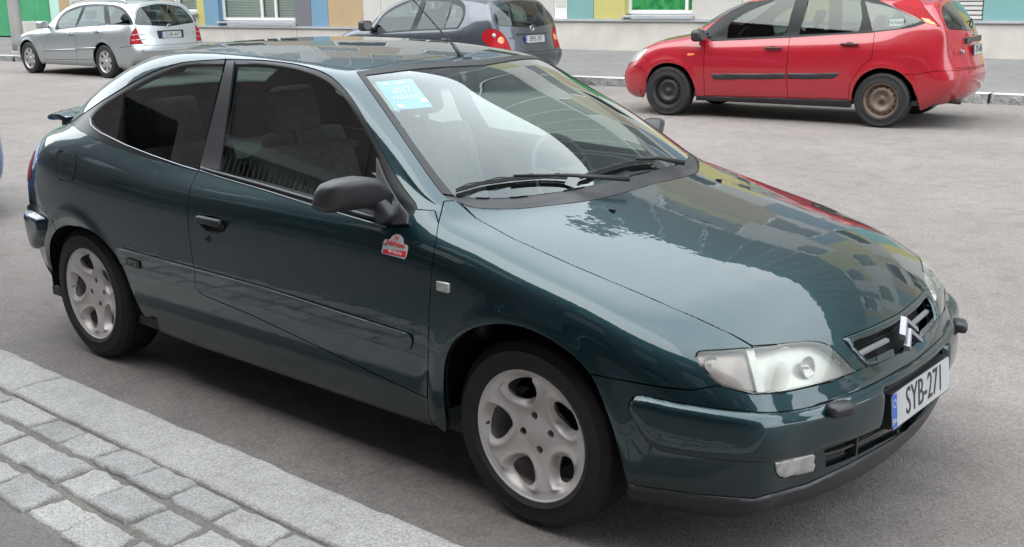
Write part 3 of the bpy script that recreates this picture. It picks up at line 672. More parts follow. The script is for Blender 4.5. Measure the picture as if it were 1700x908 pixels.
# ---------------------------------------------------------------- coloured building across the street
bl=empty('apartment_building',wp(0,0),0,'pale rendered street building with coloured facade boards behind the three far cars','building')
def wbox(u0,u1,z0,z1,n0,n1,name,mt,parent=bl,bev=0):
    """box in facade coordinates: u along, z up, n depth (negative towards the street)"""
    mb=MB(); V=[wp(u,z,n) for z in (z0,z1) for u,n in ((u0,n0),(u1,n0),(u1,n1),(u0,n1))]; V=[tuple(np.array(v)-np.array(wp(0,0))) for v in V]
    mb.add(V,[(0,3,2,1),(4,5,6,7),(0,1,5,4),(1,2,6,5),(2,3,7,6),(3,0,4,7)]); return mb.build(name,mt,parent,bevel=bev)
U0,U1=-75,70; UG=-20.85
wbox(-60,70,3.4,20,.30,8,'upper_wall_core',M['dwall'])
wbox(UG,-4.0,.10,.54,-.02,.5,'plinth',M['concrete']); wbox(-3.99,40,.10,.775,-.02,.5,'plinth',M['concrete'])
for a in (-9.5,-4.0,14,26): wbox(a-.004,a+.004,.13,.52,-.023,-.0195,'plinth_joint',M['black'])
wbox(UG,-4.0,.541,.590,-.075,.2,'ledge_flashing',M['flash']); wbox(-3.99,40,.776,.828,-.075,.2,'ledge_flashing',M['flash'])
# green boarded gateway
for i in range(24):
    u=UG-(i+1)*.82; wbox(u+.006,u+.82-.006,.17,3.6,-.03,.05,'gate_board',M['green_board'])
wbox(-60,UG,3.4,3.7,-.05,.5,'gate_lintel',M['flash']); wbox(-60,UG,.1,3.4,.06,.3,'gate_backing',M['black'])
GZ=3.4
def window(u0,u1,z0,z1,mull=(),fill='blind',rev=.16,slat=True,sill=True,reveal='beige'):
    f=wbox(u0,u0+.07,z0,z1,rev-.03,rev+.04,'window_frame',M['winframe'])
    for a,b,c,d in [(u1-.07,u1,z0,z1),(u0+.07,u1-.07,z0,z0+.08),(u0+.07,u1-.07,z1-.08,z1)]+[(m-.035,m+.035,z0+.08,z1-.08) for m in mull]: wbox(a,b,c,d,rev-.028,rev+.038,'frame_bar',M['winframe'],f).location=(0,0,0)
    wbox(u0+.07,u1-.07,z0+.08,z1-.08,rev+.015,rev+.02,'pane',M['wglass'],f)
    wbox(u0,u1,z0,z1,rev+.8,rev+.82,'room_wall',M['room'],f); wbox(u0-.02,u1+.02,z1,z1+.02,rev,rev+.8,'room_ceiling',M['room'],f); wbox(u0,u1,z0-.01,z0,rev+.05,rev+.8,'room_sill',M['room'],f)
    for a in (u0-.01,u1): wbox(a,a+.01,z0,z1,rev+.05,rev+.8,'room_side',M['room'],f)
    for a,b in ((u0-.012,u0),(u1,u1+.012)): wbox(a,b,z0,z1,-.0,rev+.05,'window_reveal',M['p_'+reveal],f)
    wbox(u0,u1,z1,z1+.012,0,rev+.05,'window_head',M['p_'+reveal],f)
    if fill=='blind':
        mb=MB(); z=z0+.10
        while z<z1-.1 and z<z0+1.4:
            for a,b in zip([u0+.09]+[m+.05 for m in mull],[m-.05 for m in mull]+[u1-.09]):
                V=[wp(a,z,rev+.055),wp(b,z,rev+.055),wp(b,z+.036,rev+.085),wp(a,z+.036,rev+.085)]; V=[tuple(np.array(v)-np.array(wp(0,0))) for v in V]; mb.add(V,[(0,1,2,3)])
            z+=.045
        o=mb.build('blind_slats',M['blind'],f); tag(o,kind='stuff')
    elif fill=='film': wbox(u0+.07,u1-.07,z0+.08,z1-.08,rev+.024,rev+.028,'green_film',M['film'],f)
    if sill: wbox(u0-.05,u1+.05,z0-.075,z0-.03,-.14,rev+.02,'window_sill',M['flash'],f,bev=.004)
    return f
def cov(u0,u1,col,z0,z1=GZ,name='facade_board'):
    wbox(u0+.006,u1-.006,z0,z1,-.012,.28,name,M['p_'+col])
L0,L1=.592,.830
for u0,u1,c in [(-20.84,-20.3,'mint'),(-20.3,-19.74,'tan'),(-19.74,-18.6,'white'),(-18.6,-17.2,'beige'),(-17.2,-16.0,'grey'),(-15.2,-14.6,'tan'),(-13.55,-13.23,'yellow'),(-13.23,-12.62,'blue'),(-9.53,-8.91,'grey'),(-8.91,-8.28,'blue'),(-8.28,-7.03,'tan'),(-7.03,-6.4,'white'),(-6.4,-5.6,'white'),(-3.9,-2.2,'beige'),(-2.2,-1.07,'beige')]:
    cov(u0,u1,c,L0 if u0<-4 else L1)
for u0,u1,c in [(-.72,-.01,'teal'),(-.01,.80,'yellow'),(2.46,3.6,'beige'),(3.6,4.4,'white'),(4.4,5.7,'yellow'),(5.7,7.35,'beige'),(8.39,10.4,'teal'),(10.4,11.6,'yellow'),(11.6,13.5,'white'),(15.5,17,'tan'),(17,19,'grey'),(19,22,'white'),(22,24,'blue'),(24,40,'beige')]: cov(u0,u1,c,L1)
window(-16.0,-15.2,.95,3.2,(),reveal='tan'); cov(-16,-15.2,'white',L0,.87)
window(-14.57,-13.56,.98,3.2,(),reveal='tan'); cov(-14.57,-13.56,'white',L0,.90)
window(-12.60,-9.54,.74,3.2,(-10.98,-10.42),reveal='blue_reveal')
window(-5.6,-4.0,.95,3.2,(-4.8,),reveal='white'); cov(-5.6,-4.0,'white',L0,.87)
window(.81,2.45,.94,3.2,(2.25,),fill='film',reveal='yellow')
# service box with a white door between the boards
wbox(-1.066,-.726,L1,3.4,-.012,.28,'service_cabinet',M['winframe']); wbox(-1.03,-.76,1.10,2.4,-.022,-.011,'cabinet_door',M['p_white'])
# slatted ventilation panel beside the teal board
wbox(7.36,8.38,L1,3.4,.06,.28,'louvre_backing',M['p_beige'])
for i in range(26): wbox(7.37,8.375,L1+.02+i*.085,L1+.02+i*.085+.062,-.012,.058,'louvre_slat',M['p_white'],bev=.004)
window(13.5,15.5,.95,3.2,(14.5,),reveal='white')
wbox(UG,40,3.4,3.46,-.03,.3,'floor_band',M['flash'])
# upper storeys: only seen mirrored in the paintwork
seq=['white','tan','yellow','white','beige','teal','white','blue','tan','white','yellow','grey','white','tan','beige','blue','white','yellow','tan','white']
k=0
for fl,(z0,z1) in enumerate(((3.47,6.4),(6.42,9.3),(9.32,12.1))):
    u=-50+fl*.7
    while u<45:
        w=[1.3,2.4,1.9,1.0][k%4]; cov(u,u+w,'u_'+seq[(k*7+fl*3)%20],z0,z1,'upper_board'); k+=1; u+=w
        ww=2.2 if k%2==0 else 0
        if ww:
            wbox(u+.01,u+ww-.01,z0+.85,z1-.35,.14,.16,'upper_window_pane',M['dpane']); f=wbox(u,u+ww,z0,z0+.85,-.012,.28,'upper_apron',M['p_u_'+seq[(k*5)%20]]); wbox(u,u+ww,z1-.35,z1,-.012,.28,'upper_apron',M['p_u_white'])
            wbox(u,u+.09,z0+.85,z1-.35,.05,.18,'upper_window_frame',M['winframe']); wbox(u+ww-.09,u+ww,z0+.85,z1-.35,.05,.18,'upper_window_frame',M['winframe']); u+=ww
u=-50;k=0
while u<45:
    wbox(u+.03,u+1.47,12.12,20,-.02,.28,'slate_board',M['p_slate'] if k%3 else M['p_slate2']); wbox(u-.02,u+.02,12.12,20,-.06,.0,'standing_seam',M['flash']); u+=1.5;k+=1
# ---------------------------------------------------------------- building on the near side of the street
nb=empty('brick_building',(0,-7,0),0,'dark red-brown building with balconies, seen only mirrored in the green car','building')
def nbox(x0,x1,y0,y1,z0,z1,name,mt,bev=0,parent=nb):
    o=MB().box((x0,y0,z0),(x1,y1,z1)).build(name,mt,parent,bevel=bev); return o
nbox(-80,30,-8,-.25,0,12.2,'wall_core',M['dwall']); nbox(-40,30,-.25,-.05,0,1.0,'stone_base',M['p_grey']); 
for i in range(31):
    x=-78+i*3.4
    nbox(x,x+1.5,-.25,0,1.0,12.2,'brick_pier',M['brick']); nbox(x+1.5,x+3.4,-.25,-.02,1.0,1.5,'brick_apron',M['brick'])
    for z in (1.6,4.9,8.25): nbox(x+1.6,x+3.3,-.22,-.18,z,z+1.7,'window_pane',M['blind'] if ((i*3+int(z))%3==0 or (abs(x+9)<3.5 and z>4)) else M['dpane']); nbox(x+1.6,x+3.3,-.18,-.12,z+.82,z+.88,'window_bar',M['p_white'])
    nbox(x+1.5,x+3.4,-.25,-.02,3.35,4.8,'brick_apron',M['brick']); nbox(x+1.5,x+3.4,-.25,-.02,6.7,8.2,'brick_apron',M['brick']); nbox(x+1.5,x+3.4,-.25,-.02,10.0,12.2,'brick_apron',M['brick'])
for i in range(1):
    x=-10.2; nbox(x,x+5,-.0,1.1,4.55,4.72,'balcony_slab',M['p_beige'])
    mb=MB()
    for j in range(42): mb.box((x+.06+j*.12,1.04,4.72),(x+.08+j*.12,1.06,5.7))
    mb.box((x,1.02,5.7),(x+5,1.08,5.75)); tag(mb.build('balcony_railing',M['railing'],nb),kind='stuff')
nbox(-40,30,-.2,.35,12.2,12.45,'eaves',M['p_white'])
cb=empty('horizon_blocker',(-86,0,0),0,'unseen grey building block added at the street end to keep bright horizon sky out of reflections','building')  # added out of view: hides the bright horizon from the green car's reflections
MB().box((-8,-8,0),(0,22,14)).build('wall',M['dwall'],cb)
for j in range(7):
    for q in range(4): MB().box((.0,-6+j*3.6,1.2+q*3.2),(.04,-4.4+j*3.6,3.0+q*3.2)).build('window',M['dpane'],cb)
# ---------------------------------------------------------------- grit lying on the road
mb=MB(); gr=np.random.default_rng(3)
for i in range(2600):
    if i<1500: x,y=gr.uniform(1.4,5.2),gr.uniform(-1.1,5.5)
    else: x,y=gr.uniform(-3,2.6),-1.14+abs(gr.normal(0,.10))
    r=gr.uniform(.0012,.0042); a=gr.uniform(0,6.28); c,s_=math.cos(a)*r,math.sin(a)*r
    mb.add([(x+c,y+s_,.0),(x-s_,y+c,.0),(x-c*1.2,y-s_*1.2,.0),(x+s_,y-c,.0),(x+c*.2,y,r*.9)],[(0,1,4),(1,2,4),(2,3,4),(3,0,4)])
tag(mb.build('grit',M['granite'],None),kind='stuff')
# ---------------------------------------------------------------- street furniture
post=empty('lamp_post',(-25.3,10.45,.12),0,'thick grey round post standing at the kerb left of the silver car','post')
MB().lathe([(.0,0),(.16,0),(.155,.3),(.145,1.2),(.135,3.2),(.11,6.5),(.08,9)],32,axis='z').build('shaft',M['post'],post,smooth=True)
MB().lathe([(.19,.0),(.19,.02),(.165,.035)],32,axis='z').build('base_ring',M['post'],post,smooth=True)
MB().tube([(0,0,8.9),(0,-.8,9.2),(0,-1.6,9.25)],.04,8).build('arm',M['post'],post); MB().box((-.15,-2.1,9.18),(.15,-1.5,9.30)).build('lamp_head',M['post'],post,bevel=.03)
blk=MB().add([(0,0,0),(1.1,0,0),(1.1,.5,0),(0,.5,0),(.04,.05,.62),(.86,.05,.66),(.86,.45,.66),(.04,.45,.62)],[(0,3,2,1),(4,5,6,7),(0,1,5,4),(1,2,6,5),(2,3,7,6),(3,0,4,7)]).build('concrete_block',M['block'],None,bevel=.03)
blk.location=(-30.6,12.75,.12); tag(blk,'pale concrete block on the far pavement between the grey post and the silver car','concrete block')
# ---------------------------------------------------------------- the green car
M['barsilver']=mat('grille_bar_silver',(.30,.30,.31),.35,.3)
def build_hero():
    V,T=hero_cage()
    # wheel arch lips swell slightly outwards
    for ax in (1.27,-1.27):
        r=np.hypot(V[:,0]-ax,V[:,2]-.297); k=.010*np.exp(-((r-.37)/.035)**2)*(np.abs(V[:,1])>.6)*(V[:,2]>.2); V[:,1]+=np.sign(V[:,1])*k
    S=Shell(V,T,-1); car=empty('parked_car',(0,0,0),0,'dark green two-door hatchback nearest the viewer, parked along the stone kerb','car')
    HV,HN,HT=S.V.copy(),S.N.copy(),S.T.copy()
    def hit(px,py):
        d=ray(px,py); a=HV[HT[:,0]];e1=HV[HT[:,1]]-a;e2=HV[HT[:,2]]-a; h=np.cross(d,e2); det=(e1*h).sum(1); det[np.abs(det)<1e-12]=1e-12
        s=CAM_C-a; u=(s*h).sum(1)/det; q=np.cross(s,e1); v=(q@d)/det; t=(e2*q).sum(1)/det
        ok=(u>-1e-4)&(v>-1e-4)&(u+v<1+1e-4)&(t>0)
        if not ok.any(): return None,None
        i=np.nonzero(ok)[0][np.argmin(t[ok])]; n=HN[HT[i]].mean(0); return CAM_C+d*t[i],n/np.linalg.norm(n)
    reg=S.region; sc=smooth_curve
    gapline=[(1420,616),(1459,603),(1512,577),(1560,545)]
    lamp=sc([(1155,592),(1155,592),(1162,583),(1205,580),(1260,575.5),(1320,568),(1355,567),(1378,575),(1400,595),(1421,617),(1421,617),(1380,631),(1300,648),(1245,650),(1198,638),(1168,612)],5)
    # bumper: below the lamps
    bump=[(978,621),(1060,636),(1100,643),(1150,648),(1190,640),(1250,655),(1300,652),(1380,634)]+gapline+[(1640,520),(1640,800),(1450,900),(1000,900),(1035,800),(1020,720),(1000,665)]
    hood=[(764,336),(788,345),(850,347),(912,341),(994,330.5),(1077,307.5),(1134,287),(1240,240),(1600,400),(1640,520)]+gapline[::-1]+[(1400,597),(1370,572),(1330,569),(1250,574),(1215,555),(1150,525),(1050,482),(950,440),(850,395),(790,362)]
    fender=[(737,334),(757,333),(765,340),(790,362),(850,395),(950,440),(1050,482),(1150,525),(1215,555),(1252,577),(1200,600),(1190,641),(1150,648),(1100,643),(1060,636),(978,621),(940,760),(735,760),(712,690),(710,662),(711,580),(712,520),(718,440),(728,370)]
    reg(3,fender,'cam'); reg(2,bump,'cam'); reg(1,hood,'cam'); reg(4,lamp,'cam')
    # door
    door=[(382,86)]+[(379,106),(330,283),(316,310),(311,335),(313,380),(318,420),(325,470),(330,483),(338,490),(420,524),(500,562),(600,610),(709,661),(711,580),(712,520),(718,440),(728,370),(737,334),(690,262),(640,188),(598,122),(570,106),(530,93),(480,87),(430,84)]
    # cut by the upper door line only below the roof rail: the door skin ends at the window opening
    low=[(330,283),(316,310),(311,335),(313,380),(318,420),(325,470),(330,483),(338,490),(420,524),(500,562),(600,610),(709,661),(711,580),(712,520),(718,440),(728,370),(722,350),(660,345),(640,372),(515,338),(440,315),(365,293)]
    reg(5,low,'cam',over=[0])
    # roof skin
    zr=lambda c,n:(c[:,2]>1.0)&(n[:,2]>.2)
    reg(6,[(.265,0.05),(.255,-.30),(.225,-.478),(.10,-.515),(-.1,-.53),(-.4,-.535),(-.8,-.53),(-1.02,-.50),(-1.10,-.35),(-1.13,.05)],'top',zr,over=[0])
    reg(20,[(-1.17,.05),(-1.15,-.35),(-1.13,-.44),(-1.58,-.47),(-1.64,-.3),(-1.66,.05)],'top',zr,over=[0])
    # side glazing: outer opening then panes
    qo=sc([(115,204),(115,204),(174,164),(239,126),(285,108),(316,102),(374,98),(374,98),(330,284),(330,284),(250,263),(200,246),(149,226)],4)
    do=sc([(374,98),(374,98),(392,98.5),(435,99.5),(490,106),(537,120),(564,140),(586,167),(607,201),(629,240),(662,300),(690,338),(690,338),(688,350),(640,372),(640,372),(515,338),(440,315),(365,293),(330,284),(330,284)],4)
    reg(7,qo,'cam'); reg(7,do,'cam')
    qg=sc([(373,105.5),(373,105.5),(316,107),(285,114),(239,134),(202,155),(171,174),(153,193),(151,207),(168,220),(208,239),(254,257),(300,273),(329,281),(329,281)],4)
    dg=sc([(389,106),(389,106),(433,106),(486,113),(531,128),(556,146),(577,171),(597,204),(618,241),(628,262),(628,262),(630,352),(630,352),(515,322),(440,301),(365,281),(365,281)],4)
    bpil=[(376,101),(389,101),(364,283),(332,276)]
    reg(8,qg,'cam',over=[7]); reg(9,dg,'cam',over=[7]); reg(10,bpil,'cam',over=[7,8])
    # windscreen: seal, pane, scuttle
    wso=sc([(592,119),(592,119),(660,110),(740,103.5),(820,99),(890,95),(890,95),(1000,140),(1200,240),(1151,278),(1151,278),(1134,287),(1077,307.5),(994,330.5),(912,341),(850,347),(788,345),(764,336),(757,334),(757,334),(735,322),(690,260),(640,187)],3)
    wsg=sc([(606,125),(606,125),(700,113.5),(800,108),(895,104),(895,104),(1060,170),(1150,262),(1115,268),(1050,290),(953,313),(860,326),(800,328),(762,325),(748,318),(700,256),(650,184)],3)
    reg(11,wso,'cam',lambda c,n:c[:,0]>.1); reg(12,wsg,'cam',over=[11])
    scut=[(735,321),(758,325),(800,328.5),(860,326.5),(953,313.5),(1050,290.5),(1115,268.5),(1160,262),(1151,278),(1134,287),(1077,307.5),(994,330.5),(912,341),(850,347),(788,345),(764,336),(745,333)]
    reg(13,scut,'cam',over=[11])
    # front details
    grs=sc([(1401,566),(1403,560),(1440,546),(1490,522),(1545,490),(1600,480),(1600,560),(1545,556),(1500,592),(1466,604),(1441,609),(1428,598)],3)
    gro=sc([(1415.5,569),(1450,555),(1489,536),(1530,512),(1600,500),(1600,540),(1545,550),(1515,577),(1479,592),(1446,600),(1434,593)],3)
    reg(14,grs,'cam',over=[1]); reg(15,gro,'cam',over=[14])
    mould=sc([(1044,680),(1048,664),(1056,657),(1070,657),(1132,670),(1231,683),(1297,684),(1358,673),(1396,659),(1450,637),(1520,598),(1640,530),(1640,600),(1550,640),(1450,712),(1366,743),(1350,752),(1284,766),(1251,766.5),(1181,761.5),(1109,750),(1076,735),(1058,708)],4)
    reg(16,mould,'cam',over=[2])
    reg(17,[(-.236,.350),(-.236,.474),(.1,.474),(.1,.350)],'front',lambda c,n:(c[:,0]>1.9),over=[2,16])
    reg(18,sc([(1285,768),(1285,768),(1352,752),(1352,752),(1353,781),(1353,781),(1325,788),(1298,793),(1289,785)],3),'cam',over=[2,16])
    reg(19,sc([(1369,747),(1369,747),(1420,729),(1461,708),(1530,668),(1530,668),(1530,700),(1486,722),(1420,756),(1372,775),(1372,775)],3),'cam',over=[2,16])
    lipl=[(1040,800),(1055,806),(1160,821),(1250,828),(1340,803),(1410,770),(1480,730),(1560,670),(1640,900),(1000,900)]
    reg(21,lipl,'cam',over=[2])
    # rear details
    reg(22,sc([(52,244),(60,257),(58,272),(53,286),(47,300),(20,300),(20,244)],4),'cam',lambda c,n:c[:,0]<-1.7,over=[0])
    reg(22,[(-2.2,.87),(-1.868,.87),(-1.86,.70),(-2.2,.70)],'side',lambda c,n:(c[:,0]<-1.7)&(np.abs(c[:,1])>.42),over=[0])
    reg(23,sc([(95,256),(105,251.5),(122,254.5),(127.5,265),(124,291),(119,299.5),(108,299.5),(96.5,293)],4),'cam',over=[0])
    reg(24,[(20,325),(51,334.5),(64,342),(76,353),(90,371),(96,378),(85,398),(84,420),(88,445),(96,463),(100,520),(20,520)],'cam',lambda c,n:c[:,0]<-1.45,over=[0])
    reg(24,[(-2.3,.64),(-1.80,.64),(-1.80,.1),(-2.3,.1)],'side',lambda c,n:c[:,0]<-1.78,over=[0,24])
    reg(25,smooth_curve([(20,338),(40,344),(54,350),(73,361),(78,371),(75,388),(68,408),(60,412),(40,392),(20,370)],3),'cam',lambda c,n:c[:,0]<-1.55,over=[0,24])
    reg(25,[(-2.3,.625),(-1.87,.625),(-1.87,.47),(-2.3,.47)],'side',lambda c,n:c[:,0]<-1.83,over=[24])
    # wheel arches
    reg(99,sc([(742,712),(742,712),(737,650),(740,600),(755,567),(785,546),(830,538),(880,548),(930,575),(975,616),(1001,668),(1022,730),(1042,806),(1042,806),(1000,900),(742,900)],4),'cam',lambda c,n:(c[:,0]>.7),over=[0,2,3,5,21])
    reg(99,sc([(264,541),(240,525),(222,490),(203,442),(181,410),(152,384),(122,375),(98,379),(85,398),(83,420),(87,445),(97,465),(97,465),(120,700),(264,700)],4),'cam',lambda c,n:(c[:,0]<-.5)&(c[:,0]>-1.75),over=[0,24])
    reg(99,[(-20,325),(38,352),(44,385),(60,416),(76,438),(98,466),(120,540),(-20,540)],'cam',lambda c,n:c[:,0]<-1.4,over=[0,24])
    g=M['green']
    def P(name,lab,mt,mirror='flip',parent=car,**k):
        v,n,t=S.piece(lab)
        if len(t)==0: print('EMPTY',name); return None
        a=panel(name,v,n,t,mt,parent,mirror='weld' if mirror=='weld' else None,**k)
        if mirror=='flip': b=panel(name,v,n,t,mt,parent,mirror='flip',**k); return a,b
        return a
    body=P('body',[0],g,'weld',lip=.012); P('bonnet',1,g,'weld'); P('front_bumper',2,g,'weld'); P('fender',3,g); drs=P('door',5,g); P('roof',6,g,'weld',gap=.0015,lip=.006)
    P('window_surround',7,M['gloss'],gap=.0005,offset=-.003,lip=.004)
    
    for nm,(v,n,t) in zip(('rear_side_window','door_window'),pane_fit([S.piece(8),S.piece(9)],-.006)):
        for fl in (None,'flip'): panel(nm,v,n,t,M['glass'],car,gap=-.006,lip=0,mirror=fl)
    P('door_pillar_trim',10,M['plastic'],gap=.001,offset=.001,lip=.006)
    P('windscreen_seal',11,M['rubber'],'weld',gap=0,offset=.001,lip=.006); P('windscreen',12,M['wsglass'],'weld',gap=0,offset=-.002,lip=0); P('scuttle_panel',13,M['plastic'],'weld',gap=.001,offset=-.004)
    P('grille_surround',14,g,'weld',gap=.0,offset=.008,lip=.02,rnd=.014)
    mo=P('bumper_moulding',16,g,'weld',gap=.001,offset=.022,lip=.01,rnd=.035)
    P('plate_recess',17,M['plastic_d'],'weld',gap=0,offset=-.006,lip=0)
    P('fog_lamp',18,M['clear_lens'],gap=.002,offset=.004,lip=.01,rnd=.003)
    P('bumper_lip',21,M['plastic'],'weld',gap=.002,offset=.008,lip=.03,rnd=.010)
    P('rear_window',20,M['glass'],'weld',gap=0,offset=-.002,lip=0)
    P('tail_lamp',22,M['red_lens'],gap=.0015,offset=.002); P('fuel_flap',23,g,'none',gap=.003,lip=.01,offset=.001); P('rear_bumper',24,g,'weld'); P('rear_bumper_moulding',25,g,'weld',gap=.001,offset=.034,lip=.01,rnd=.035)
    hl=P('headlamp',4,M['lens'],gap=.003,lip=.008,offset=.001)
    # inside of the lamps: indicator chamber, divider bar, main reflector with its bowl
    v,n,t=S.piece(4); LS=Shell.__new__(Shell); LS.V,LS.N,LS.T=v.copy(),n.copy(),t.copy(); LS.L=np.zeros(len(t),int); LS.side=-1
    LS.region(1,[(1100,560),(1232,560),(1243,585),(1262,660),(1100,680)],'cam'); LS.region(2,[(1232,560),(1252,560),(1256,584),(1277,660),(1262,660),(1243,585)],'cam',over=[0])
    for fl,par,sg in ((None,hl[0],-1),('flip',hl[1],1)):
        for lab,nm,mt_,of in ((0,'lamp_reflector',M['lampbowl'],-.030),(1,'indicator_reflector',M['lampind'],-.022),(2,'lamp_divider',M['lampbar'],-.010)):
            v,n,t=LS.piece(lab); panel(nm,v,n,t,mt_,par,gap=.001,lip=.012,offset=of,mirror=fl)
        for (px,py),r,nm in (((1347,606),.030,'lamp_bowl'),((1180,600),.024,'indicator_bowl')):
            c,nn=hit(px,py); c=c-nn*.018; nv=Vector((nn[0],nn[1]*(-sg),nn[2])); o=MB().lathe([(r,.006),(r*.93,-.002),(r*.6,-.010),(r*.2,-.014),(r*.18,.004),(0,.006)],28,axis='z')                                                                  .build(nm,M['lampbowl'],par,smooth=True); o.location=(c[0],sg*abs(c[1]),c[2]); o.rotation_euler=(nv*.6+Vector((1,0,0))).to_track_quat('Z','Y').to_euler()
    # side moulding strips, proud of the skin
    HS=Shell.__new__(Shell); HS.V,HS.N,HS.T=HV.copy(),HN.copy(),HT.copy(); HS.L=np.zeros(len(HT),int); HS.side=-1
    strip=sc([(196,415),(198,411.5),(204,411),(204,411),(440,475.8),(676,551.5),(676,551.5),(683,556),(686,566),(683,578),(674,584),(674,584),(440,511),(206,441),(206,441),(199,432)],3)
    HS.region(1,strip,'cam'); HS.cut([(322,380),(326,470),(336,500)],'cam',closed=False)
    c2=proj(HS.V)[HS.T].mean(1); HS.L[(HS.L==1)&(c2[:,0]<324.2+(c2[:,1]-440)*.09)]=2
    for lab,par in ((1,'door'),(2,'quarter')):
        v,n,t=HS.piece(lab)
        for fl in (None,'flip'): panel('side_moulding',v,n,t,g,car,gap=.0015,offset=.0055,lip=.007,mirror=fl)
    def P0(px,py): return hit(px,py)[0]
    def band(name,px,r,mt,off=.003,both=True,parent=car,n=6):
        pts=[]
        for a,b in px:
            c,nn=hit(a,b)
            if c is not None: pts.append(c+nn*off)
        for s in ((1,-1) if both else (1,)):
            MB().tube([(p[0],p[1]*s,p[2]) for p in pts],r,n).build(name,mt,parent,smooth=True)
    band('moulding_highlight',[(200,412.3),(320,445),(440,477),(560,516),(676,552.5)],.0008,M['trim_chrome'],.0055)
    band('window_trim',[(150,196),(151.5,207),(158,214),(168,221),(208,240.5),(254,258.5),(300,274.5),(329,283)],.0028,M['trim_chrome'],.001)
    band('waist_seal',[(334,279),(365,288),(440,309),(515,331),(600,356),(634,366)],.007,M['plastic'],.000,n=8)
    band('waist_trim',[(332,283),(365,294),(440,316),(515,340),(600,365),(640,377)],.002,M['trim_chrome'],.002)
    band('fuel_flap_rim',[(96.5,293),(108,299.5),(119,299.5),(124,291),(127.5,265),(122,254.5),(105,251.5)],.0012,M['rubber'],.0005,False)
    # rubbing strip ends etc: door handle and lock
    for s in (-1,1):
        c,nn=hit(353,372); c=np.array([c[0],abs(c[1])*s,c[2]]); nn=np.array([nn[0],abs(nn[1])*s,nn[2]]); 
        rec=MB().lathe([(.001,.0),(.075,.0),(.078,.003)],32); rec.V=[(a*1.0,b,d*.42) for a,b,d in rec.V]
        o=rec.build('handle_recess',M['gloss'],car,smooth=True); o.location=c+nn*.0016; o.scale=(1,-1*1 if s<0 else 1,1)
        h=MB().box((-.072,-.010,-.015),(.072,.014,.015)).build('door_handle',M['plastic_d'],car,smooth=True,bevel=.009); h.location=c+np.array([-.003,s*.016,.012])
        c3,n3=hit(345,396.5); lk=MB().lathe([(0,-.001),(.008,-.001),(.008,-.004),(.0135,-.004),(.015,.004)],20).build('door_lock',M['plastic_d'],car,smooth=True); lk.location=(c3[0],s*(abs(c3[1])+.0),c3[2]); lk.scale=(1,1 if s<0 else -1,1)
        # side repeater
        c,nn=hit(737,476); c=np.array([c[0],abs(c[1])*s,c[2]]); rp=MB().box((-.026,-.006,-.016),(.026,.006,.016)).build('side_repeater',M['clear_lens'],car,smooth=True,bevel=.005); rp.location=c+np.array([0,s*.003,0])
    # exterior mirrors
    for s in (-1,1):
        mb=MB(); c0,_=hit(655,345); 
        # shell: swept rounded housing, outline from the photograph at y = -.93
        prof=[(.53,1.025),(.60,1.045),(.70,1.050),(.765,1.040)]
        rings=[]; ns=22
        # cross sections along y from inboard to outboard
        secs=[(.80,.70,.950,.050,.034),(.822,.69,.966,.072,.048),(.848,.675,.982,.088,.058),(.895,.66,.987,.094,.063),(.945,.645,.985,.092,.062),(.985,.635,.982,.082,.056),(1.003,.63,.98,.058,.042),(1.010,.625,.98,.02,.02)]
        V=[];F=[]
        for (y,x,z,a,b) in secs:
            for k in range(ns):
                t=2*math.pi*k/ns; ct,st=math.cos(t),math.sin(t)
                V.append((x+(-.012 if s<0 else -.075)+.62*a*math.copysign(abs(ct)**.6,ct)+.02*st,s*(y if s<0 else .80+(y-.80)*.72),z-.006+.86*b*math.copysign(abs(st)**.65,st)))
        for i in range(len(secs)-1):
            for k in range(ns): F.append((i*ns+k,i*ns+(k+1)%ns,(i+1)*ns+(k+1)%ns,(i+1)*ns+k))
        F.append(tuple(range(ns))); F.append(tuple((len(secs)-1)*ns+k for k in range(ns)))
        mir=mb.add(V,F).build('door_mirror',M['plastic'],car,smooth=True)
        # arm and triangular base plate on the door corner
        tri=[P0(*q) for q in ((628,262),(644,300),(664,335),(682,358),(680,374),(655,375),(627,360))]
        n0=hit(650,335)[1]; V=[p+n0*.001 for p in tri]+[p+n0*.012 for p in tri]; V=[(p[0],p[1]*(-s),p[2]) for p in V]; n=len(tri)
        b=MB().add(V,[tuple(range(n)),tuple(range(n,2*n))]+[(i,(i+1)%n,n+(i+1)%n,n+i) for i in range(n)]).build('mirror_base',M['plastic'],mir,bevel=.003,smooth=False)
        q=P0(652,352); arm=MB(); arm.tube([(q[0],s*(abs(q[1])-.01),q[2]-.005),(q[0]-.01,s*(abs(q[1])+.03),q[2]),(.69 if s<0 else .64,s*.83,.955)],[.044,.036,.030],16).build('mirror_arm',M['plastic'],mir,smooth=True)
        gl=MB(); slab(gl,[(.054*math.cos(t),.036*math.sin(t)) for t in np.linspace(0,6.28,20,endpoint=False)],(.584 if s<0 else .522,s*(.915 if s<0 else .88),.985),(0,1,0),(0,0,1),(-1,0,0),.002); gl.build('mirror_glass',M['chrome'],mir)
    # grille: dark mesh, chrome bar, chevrons
    v,n,t=S.piece(15); panel('grille_backing',v,n,t,M['black'],car,gap=-.004,lip=0,offset=-.05,mirror='weld')
    def gp(px,py,x): return bp(px,py,0,x)
    def xat(y): return 2.062-.52*y*y*1.2
